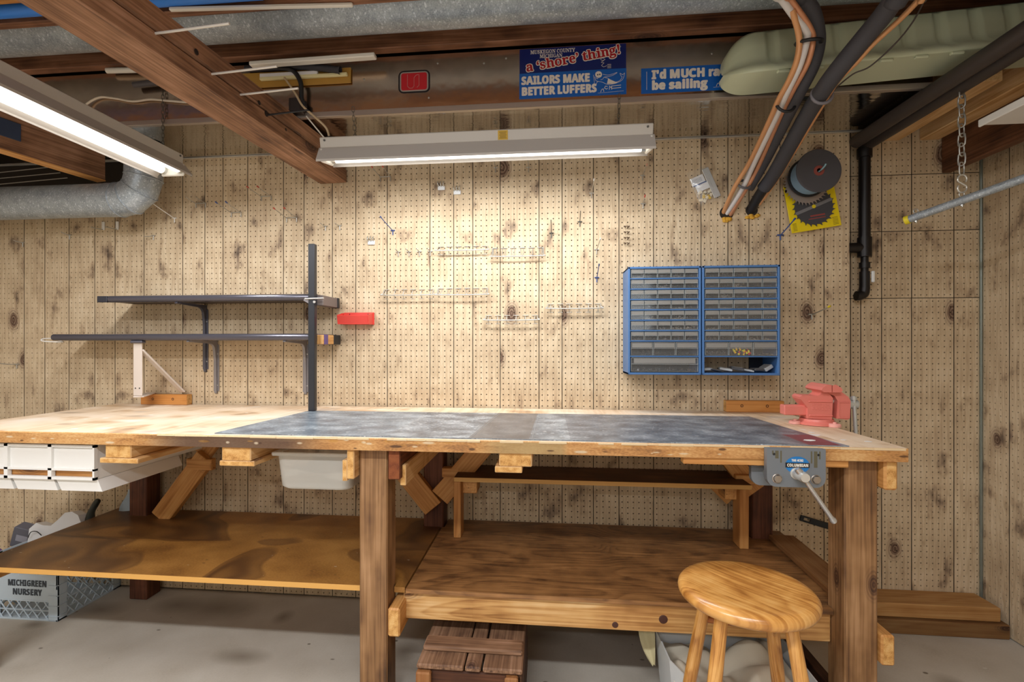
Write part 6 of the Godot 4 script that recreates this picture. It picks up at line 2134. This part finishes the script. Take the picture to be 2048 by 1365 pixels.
	for k in 5:
		var j := (k + 1) % 5
		var m := MB.new()
		var c: Vector3 = (rm[k] + rm[j]) / 2 - Vector3(0.58, 0.23, 0.69)
		m.quad(rm[k], rm[j], ft[j], ft[k], Vector3(c.x, 0, c.z))
		var inn := -Vector3(c.x, 0, c.z).normalized() * 0.004
		m.quad(rm[k] + inn, rm[j] + inn, ft[j] + inn, ft[k] + inn, -c)
		m.quad(rm[k], rm[j], rm[j] + inn, rm[k] + inn, Vector3.UP)
		part("wall", m, wp, wb)
	var cl := thing("drop_cloth", "crumpled cream drop cloths stuffed in the white bin", "cloth", Vector3(0.58, 0.15, 0.69))
	var cn := FastNoiseLite.new()
	cn.seed = 9
	cn.frequency = 5.0
	cn.fractal_octaves = 2
	var rows := []
	for rr in 44:
		var row := []
		for c in 44:
			var x := 0.385 + c * 0.0088
			var z := 0.545 + rr * 0.0066
			var e := minf(minf(c, 43 - c), minf(rr, 43 - rr)) / 12.0
			row.append(Vector3(x, 0.165 + 0.07 * absf(cn.get_noise_2d(x, z)) * minf(1.0, e + 0.25) + 0.018 * sin(x * 31.0 + 3.0 * cn.get_noise_2d(z * 0.7, x)) + 0.03 * smoothstep(0.5, 0.7, x), z))
		rows.append(row)
	var cm := MB.new()
	cm.grid(rows)
	var cloth := mk(Color("cfc6b2"), 0.85)
	part("folds", cm, cloth, cl)
	var hm := MB.new()   # the stained corner hanging over the bin's edge
	var hr := []
	for rr in 12:
		var row := []
		var t := rr / 11.0
		var wd := lerpf(0.07, 0.012, t * t)
		for c in 8:
			var s := c / 7.0
			row.append(Vector3(0.366 - wd * s * 0.75 - 0.004 * t, 0.24 - t * 0.12 - 0.01 * s, 0.545 + 0.03 * t - 0.02 * s + 0.006 * sin(s * 7.0 + t * 3.0)))
		hr.append(row)
	hm.grid(hr)
	part("hanging_corner", hm, mk(Color("c9bf97"), 0.85), cl)
	var ru := thing("floor_runner", "dark board on edge on the floor between the right legs of the bench", "board", Vector3(0.93, 0, 0.45))
	beam("board", 0.915, 0.952, 0.001, 0.09, 0.13, 0.652, mk(Color("6d4e3a"), 0.75, 0, tex.dark), ru, 0.003)
	# milk crate at the left
	var mc := thing("milk_crate", "blue grey plastic lattice crate with lettering on the floor at the left", "crate", Vector3(-2.29, 0, 0.17))
	var cg := mk(Color("c2d2de"), 0.45)
	var A := Vector3(-2.455, 0, 0.002)
	var S := Vector3(0.33, 0.28, 0.332)
	var fx := A.x + S.x
	var fz := A.z + S.z
	for side in 4:
		var m := MB.new()
		var bs: Transform3D = [Transform3D(Basis(), Vector3(A.x, 0, fz)), Transform3D(Basis(Vector3(0, 1, 0), PI / 2), Vector3(fx, 0, fz)), Transform3D(Basis(Vector3(0, 1, 0), PI), Vector3(fx, 0, A.z)), Transform3D(Basis(Vector3(0, 1, 0), -PI / 2), Vector3(A.x, 0, A.z))][side]
		m.t = bs
		var W := 0.33
		for q in [[0.0, W, 0.0, 0.008], [0.0, W, 0.272, 0.28], [0.0, 0.045, 0.0, 0.28], [W - 0.045, W, 0.0, 0.28], [0.04, W - 0.04, 0.082, 0.088], [0.04, W - 0.04, 0.196, 0.202], [0.04, W - 0.04, 0.042, 0.046], [0.04, W - 0.04, 0.236, 0.24]]:
			m.box(Vector3((q[0] + q[1]) / 2, (q[2] + q[3]) / 2, -0.004), Vector3(q[1] - q[0], q[3] - q[2], 0.008), 0.001)
		for rr in 6:   # the corner ledges
			for xx in [0.022, W - 0.022]:
				m.box(Vector3(xx, 0.045 * rr + 0.022, 0.0008), Vector3(0.043, 0.003, 0.006), 0.001)
		var bands := [[0.008, 0.082], [0.202, 0.272]] if side % 2 == 0 else [[0.008, 0.272]]
		for bnd in bands:
			var hgt: float = bnd[1] - bnd[0]
			var n := 8
			for dirn in [1.0, -1.0]:
				for k in range(-6, n + 6):
					var x0 := 0.045 + k * 0.044
					# bar from (x0, b0) rising to the right, clipped to the opening
					var p0 := Vector2(x0, bnd[0]) if dirn > 0 else Vector2(x0 + hgt * 0.8, bnd[0])
					var p1 := Vector2(x0 + hgt * 0.8, bnd[1]) if dirn > 0 else Vector2(x0, bnd[1])
					var lo := 0.045
					var hi := W - 0.045
					var t0 := 0.0
					var t1 := 1.0
					for e in [[lo, 1.0], [hi, -1.0]]:
						var da: float = (p0.x - e[0]) * e[1]
						var db: float = (p1.x - e[0]) * e[1]
						if da < 0 and db < 0:
							t1 = -1.0
						elif da < 0:
							t0 = maxf(t0, da / (da - db))
						elif db < 0:
							t1 = minf(t1, da / (da - db))
					if t1 - t0 > 0.05:
						var a2 := p0.lerp(p1, t0)
						var b2 := p0.lerp(p1, t1)
						m.tube([Vector3(a2.x, a2.y, -0.004 - 0.002 * dirn), Vector3(b2.x, b2.y, -0.004 - 0.002 * dirn)], 0.0034, 4)
		if side % 2 == 0:
			m.box(Vector3(W / 2, 0.142, -0.003), Vector3(W - 0.08, 0.108, 0.005), 0.001)
		part("lattice_side", m, cg, mc)
	var bt := MB.new()
	bt.box(Vector3(A.x + 0.165, 0.005, A.z + 0.166), Vector3(0.32, 0.005, 0.32), 0.001)
	part("floor", bt, cg, mc)
	var ink := mk(Color("39424c"), 0.6)
	for w in [["MICHIGREEN", 0.036, 0.185, 0.162], ["NURSERY", 0.036, 0.14, 0.123]]:
		var tm := TextMesh.new()
		tm.text = w[0]
		var f := SystemFont.new()
		f.font_names = ["Droid Sans"]
		f.font_weight = 700
		tm.font = f
		tm.font_size = 32
		tm.pixel_size = w[1] / 32.0
		var o := words(w[0], "Droid Sans", 700, w[1], Transform3D(Basis(), Vector3(-2.272, w[3], fz + 0.0006)), ink, mc, "lettering", w[2] / tm.get_aabb().size.x, 0.0008)
		o.position -= origin_of(mc)
	# what sticks out of the crate
	var c1 := thing("white_case", "smooth white plastic piece leaning out of the milk crate by the shelf end", "case", Vector3(-2.3, 0.3, 0.13))
	var cp := PackedVector2Array([Vector2(-0.11, -0.1), Vector2(-0.12, 0.04), Vector2(-0.09, 0.068), Vector2(-0.05, 0.058), Vector2(-0.01, 0.058), Vector2(0.02, 0.085), Vector2(0.05, 0.118), Vector2(0.085, 0.125), Vector2(0.12, 0.11), Vector2(0.14, 0.08), Vector2(0.14, -0.05)])
	var cpm := MB.new()
	cpm.t = Transform3D(Basis(Vector3(1, 0, 0), -0.2), Vector3(-2.33, 0.29, 0.15))
	cpm.ext(cp, -0.025, 0.025)
	part("shell", cpm, mk(Color("e6e9ee"), 0.35), c1)
	var wi := MB.new()
	wi.tube(spline([Vector3(-2.43, 0.3, 0.19), Vector3(-2.415, 0.328, 0.19), Vector3(-2.385, 0.332, 0.19), Vector3(-2.36, 0.315, 0.19)]), 0.002, 6)
	part("thin_cord", wi, black, c1)
	for q in [["grey_carton", "dark grey carton corner poking out of the milk crate", "carton", Vector3(-2.505, 0.285, 0.13), Vector3(0.09, 0.1, 0.06), Color("5a5962"), 0.6], ["striped_tube", "purple and green labelled tube at the left edge in the milk crate", "tube", Vector3(-2.55, 0.22, 0.22), Vector3(0.1, 0.05, 0.05), Color("b8d8cc"), 0.2]]:
		var o := thing(q[0], q[1], q[2], q[3])
		local_roots[o] = true
		o.rotation = Vector3(0.1, 0.2, q[6] - 0.9)
		var m := MB.new()
		if q[0] == "grey_carton":
			m.box(Vector3(), q[4], 0.003)
			obj("box", m, mk(q[5], 0.6), o)
			var pn := MB.new()
			pn.box(Vector3(0.0, 0.0, 0.0305), Vector3(0.05, 0.03, 0.001), 0)
			obj("label", pn, mk(Color("8d8c96"), 0.6), o)
		else:
			m.tube([Vector3(-0.07, 0, 0), Vector3(0.06, 0, 0)], 0.028, 18)
			obj("tube", m, mk(q[5], 0.4), o)
			var pb := MB.new()
			pb.tube([Vector3(-0.03, 0, 0), Vector3(-0.01, 0, 0)], 0.0285, 18)
			obj("purple_band", pb, mk(Color("6a3f86"), 0.4), o)
	var hd := MB.new()
	hd.tube(spline([Vector3(-2.19, 0.33, 0.12), Vector3(-2.165, 0.405, 0.13), Vector3(-2.13, 0.455, 0.14), Vector3(-2.115, 0.475, 0.14)]), [0.018, 0.018, 0.018, 0.018, 0.018, 0.017, 0.016, 0.015, 0.014, 0.014, 0.014, 0.0145, 0.014, 0.0138, 0.0135, 0.013, 0.012, 0.011, 0.006], 12)
	tag(obj("tool_handle", hd, mk(Color("2c302a"), 0.5)), "dark tool handle sticking up behind the lower shelf's left end", "handle")
	var pb := MB.new()
	var pr := []
	for rr in 7:
		var row := []
		for c in 7:
			row.append(Vector3(-2.08 + c * 0.02 + rr * 0.006, 0.38 + rr * 0.02 + 0.004 * sin(c * 2.0), 0.06 + 0.014 * sin(rr * 0.9 + c * 0.8)))
		pr.append(row)
	pb.grid(pr)
	tag(obj("plastic_wrap", pb, mk(Color("a9bccb"), 0.3)), "pale blue plastic wrap tucked between the lower shelf and the wall", "plastic")
